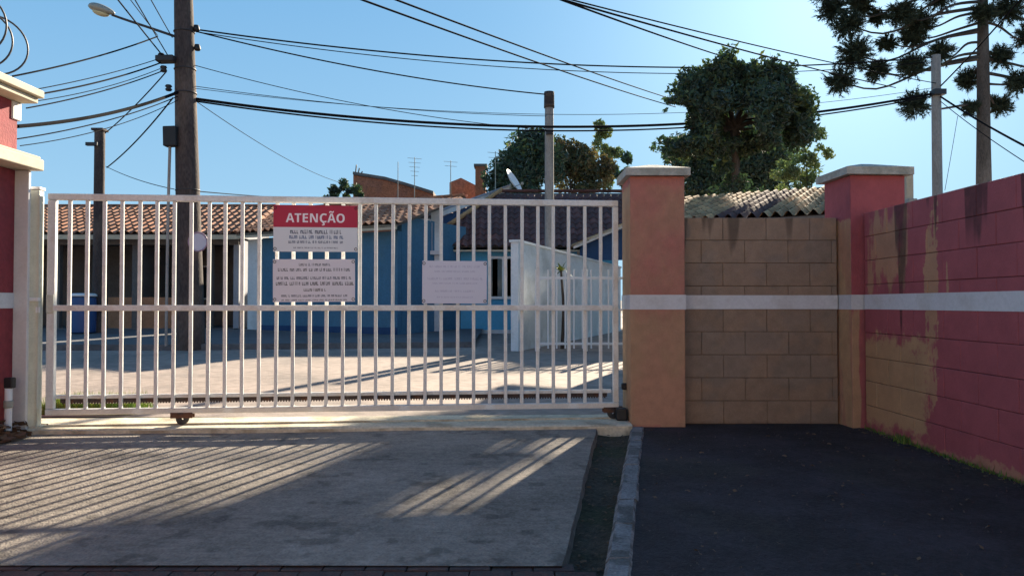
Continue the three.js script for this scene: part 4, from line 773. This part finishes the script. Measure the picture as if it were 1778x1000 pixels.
// the tall pine with candelabra branches
reseed(101);
{
  const d = 25, bx0 = (1711 - 889) / F * d, t = thing('candelabra_pine', 'tall pine with bare trunk and tufted candelabra branches above the red wall', 'tree', [bx0, G(d), -d]), B = t.position;
  const TY = 15.5, trunk = [V(0, -0.3, 0), V(0.02, 5, 0), V(0.06, 10, 0), V(0.08, TY, 0)];
  mesh('trunk', taper(trunk, 0.29, 0.1, 12, 0.06), M.bark, t);
  const tufts = [[1452, 12, 25, .55], [1478, 40, 24.5, .55], [1488, 92, 25, .7], [1462, 140, 25, .52], [1527, 120, 25.2, .42], [1588, 112, 24.6, .5], [1545, 72, 25.4, .3], [1600, 38, 25, .62], [1570, 20, 24.4, .5], [1592, 180, 24.6, .52], [1640, 88, 24.4, .42], [1592, 62, 26, .5], [1688, 135, 25.6, .42], [1690, 186, 25, .26], [1744, 95, 25, .42], [1742, 180, 25.5, .4], [1775, 140, 24.6, .42], [1758, 12, 25, .6], [1795, 60, 25.2, .5], [1640, -10, 25.6, .6], [1500, -20, 25, .6], [1440, -25, 25, .55], [1560, -50, 24, .6], [1620, -80, 25, .6], [1800, -30, 25, .6], [1850, 30, 25, .6], [1840, 110, 25, .5], [1860, -60, 25, .6], [1690, -90, 24, .6], [1740, -70, 26, .6], [1525, -85, 25.4, .6], [1500, 8, 25.8, .45], [1880, 150, 25, .45], [1715, 20, 24.4, .4], [1530, 25, 25.9, .3], [1660, -140, 25, .6], [1760, -150, 25, .6], [1580, -150, 25.5, .6], [1700, -200, 25, .6]];
  for (const [px, py, dd, r] of tufts) {
    const c = at(px, py, dd).sub(B), hr = Math.hypot(c.x, c.z), ya = Math.min(TY - 0.3, c.y + hr * 0.12 + rr(-0.1, 0.35)), a = V(0.05, ya, 0);
    if (hr > 0.3) mesh('branch', taper([a, V(c.x * 0.35, ya - hr * 0.07, c.z * 0.35), V(c.x * 0.75, c.y - hr * 0.05, c.z * 0.75), V(c.x, c.y, c.z)], 0.042 + hr * 0.005, 0.02, 6), M.bark, t);
    const P = [], N = [], C = [], twigs = Math.round(150 * r / 0.5);
    for (let i = 0; i < twigs; i++) {
      const n = V(gauss(), gauss() * 0.8 + 0.1, gauss()).normalize(), len = r * rr(0.75, 1.0), o = V(c.x + gauss() * 0.06, c.y + gauss() * 0.06, c.z + gauss() * 0.06);
      for (let s = 0; s < 36; s++) {
        const k = rr(0.15, 1), m = o.clone().addScaledVector(n, len * k), w = V(gauss(), gauss(), gauss()).normalize().multiplyScalar(rr(0.06, 0.13)).addScaledVector(n, 0.06), e = m.clone().add(w), sd = w.clone().cross(V(gauss(), gauss(), gauss())).normalize().multiplyScalar(0.014), nn = sd.clone().cross(w).normalize(), g = rr(0.6, 1.4) * (k > 0.85 ? 1.3 : 1);
        for (const v of [m.clone().sub(sd), m.clone().add(sd), e]) { P.push(v.x, v.y, v.z); N.push(nn.x, nn.y, nn.z); C.push(0.024 * g, 0.036 * g, 0.02 * g); }
      }
    }
    const g = new THREE.BufferGeometry(); g.setAttribute('position', new THREE.Float32BufferAttribute(P, 3)); g.setAttribute('normal', new THREE.Float32BufferAttribute(N, 3)); g.setAttribute('color', new THREE.Float32BufferAttribute(C, 3));
    mesh('needle_tuft', g, needleMat, t);
  }
}
// ---------------------------------------------------------------- sunlit houses of the condominium behind the viewer, facing the gate
for (const [x0, w, h, lab] of [[-13, 11, 5.6, 'ochre two storey house behind the viewer with three windows'], [0.2, 12, 5.2, 'ochre two storey house behind the viewer with four windows']]) {
  const t = thing('condominium_house', lab, 'house', [x0, -0.25, 9.5]);
  mesh('wall', bx2(0, w, -0.2, h, 0, 6), M.ochreWall, t);
  mesh('roof', prism([[-0.4, h], [w + 0.4, h], [w / 2, h + 1.8]], -0.4, 6.4), tiles.orange[2], t);
  const n = w > 11.5 ? 4 : 3; for (let i = 0; i < n; i++) { const c = w * (i + 0.5) / n, f = mesh('window', bx2(c - 0.7, c + 0.7, 1.0, 2.2, -0.06, -0.002), M.white, t); mesh('pane', bx2(c - 0.62, c + 0.62, 1.08, 2.12, -0.08, -0.062), M.glass, f); }
}
// ---------------------------------------------------------------- grass tuft by the latch post and weeds along the walls
function blades(n, pick, hmin, hmax) {
  const P = [], N = [], C = [];
  for (let i = 0; i < n; i++) {
    const [x, y, z, s] = pick(), ny = 0, h = rr(hmin, hmax) * (s || 1), a = rr(0, 6.28), l = rr(0.1, 0.6) * h, w = 0.006, dx = Math.cos(a), dz = Math.sin(a), k = rr(0.7, 1.3), y2 = rnd() < 0.25;
    for (const v of [[x - dz * w, y, z + dx * w], [x + dz * w, y, z - dx * w], [x + dx * l, y + h, z + dz * l]]) { P.push(...v); C.push((y2 ? 0.2 : 0.12) * k, 0.22 * k, 0.025 * k); }
  }
  const g = new THREE.BufferGeometry(); g.setAttribute('position', new THREE.Float32BufferAttribute(P, 3)); g.setAttribute('color', new THREE.Float32BufferAttribute(C, 3)); g.computeVertexNormals(); return g;
}
reseed(111);
tag(mesh('grass_patch', blades(5200, () => { const x = rr(-4.6, -3.78) + gauss() * 0.06, d = 7.35 + Math.abs(gauss()) * 0.22; return [x, G(d), -d]; }, 0.07, 0.2), leafMat), 'bright green grass patch just behind the latch post', 'grass', undefined, 'stuff');
tag(mesh('weed_patch', blades(900, () => [3.12 + gauss() * 0.012, 0, -rr(4.2, 6.6), rnd() < 0.15 ? 1.6 : 0.7], 0.01, 0.04), leafMat), 'low weeds along the red wall foot', 'weeds', undefined, 'stuff');
tag(mesh('weed_tuft', blades(160, () => [3.1 + gauss() * 0.02, 0, -5.95 + gauss() * 0.05], 0.03, 0.08), leafMat), 'small green weed tuft below the bare tan patch', 'weeds', undefined, 'stuff');

reseed(121);
{ // grit and bits of dry leaf that collected on the asphalt and in the gutter
  const g = [], l = [];
  for (let i = 0; i < 420; i++) { const d = 2.7 + Math.pow(rnd(), 1.4) * 3.9, e = rnd() < 0.45 ? 3.13 - Math.abs(gauss()) * 0.09 : kerbL(d) + 0.15 + rnd() * (2.95 - kerbL(d)), q = new THREE.TetrahedronGeometry(rr(0.003, 0.007), 0); q.rotateX(rr(0, 6)); q.rotateY(rr(0, 6)); q.translate(e, 0.004, -d); g.push(q); }
  tag(mesh('grit', g, plain(0.08, 0.075, 0.075, 0.95)), 'scattered pale grit on the dark asphalt lane', 'grit', undefined, 'stuff');
  for (let i = 0; i < 320; i++) { const d = 2.7 + rnd() * 3.9, k = rnd(), e = k < 0.35 ? 3.12 - Math.abs(gauss()) * 0.08 : k < 0.7 ? slabR(d) + 0.03 + rnd() * (kerbL(d) - slabR(d) - 0.05) : kerbL(d) + 0.15 + rnd() * 1.9, y = k >= 0.35 && k < 0.7 ? ramp(d) - 0.05 : 0.008; const q = new THREE.PlaneGeometry(rr(0.012, 0.04), rr(0.008, 0.018), 2, 1), p = q.attributes.position; for (let v = 0; v < p.count; v++) p.setZ(v, 0.006 * Math.cos(p.getX(v) * 90)); q.rotateX(-1.57 + gauss() * 0.35); q.rotateY(rr(0, 6.28)); q.translate(e, y, -d); q.computeVertexNormals(); l.push(q); }
  tag(mesh('leaf_litter', l, plain(0.11, 0.075, 0.045, 0.9)), 'dry leaf litter in the gutter and along the red wall', 'leaf litter', undefined, 'stuff');
}
renderer.render(scene, camera);
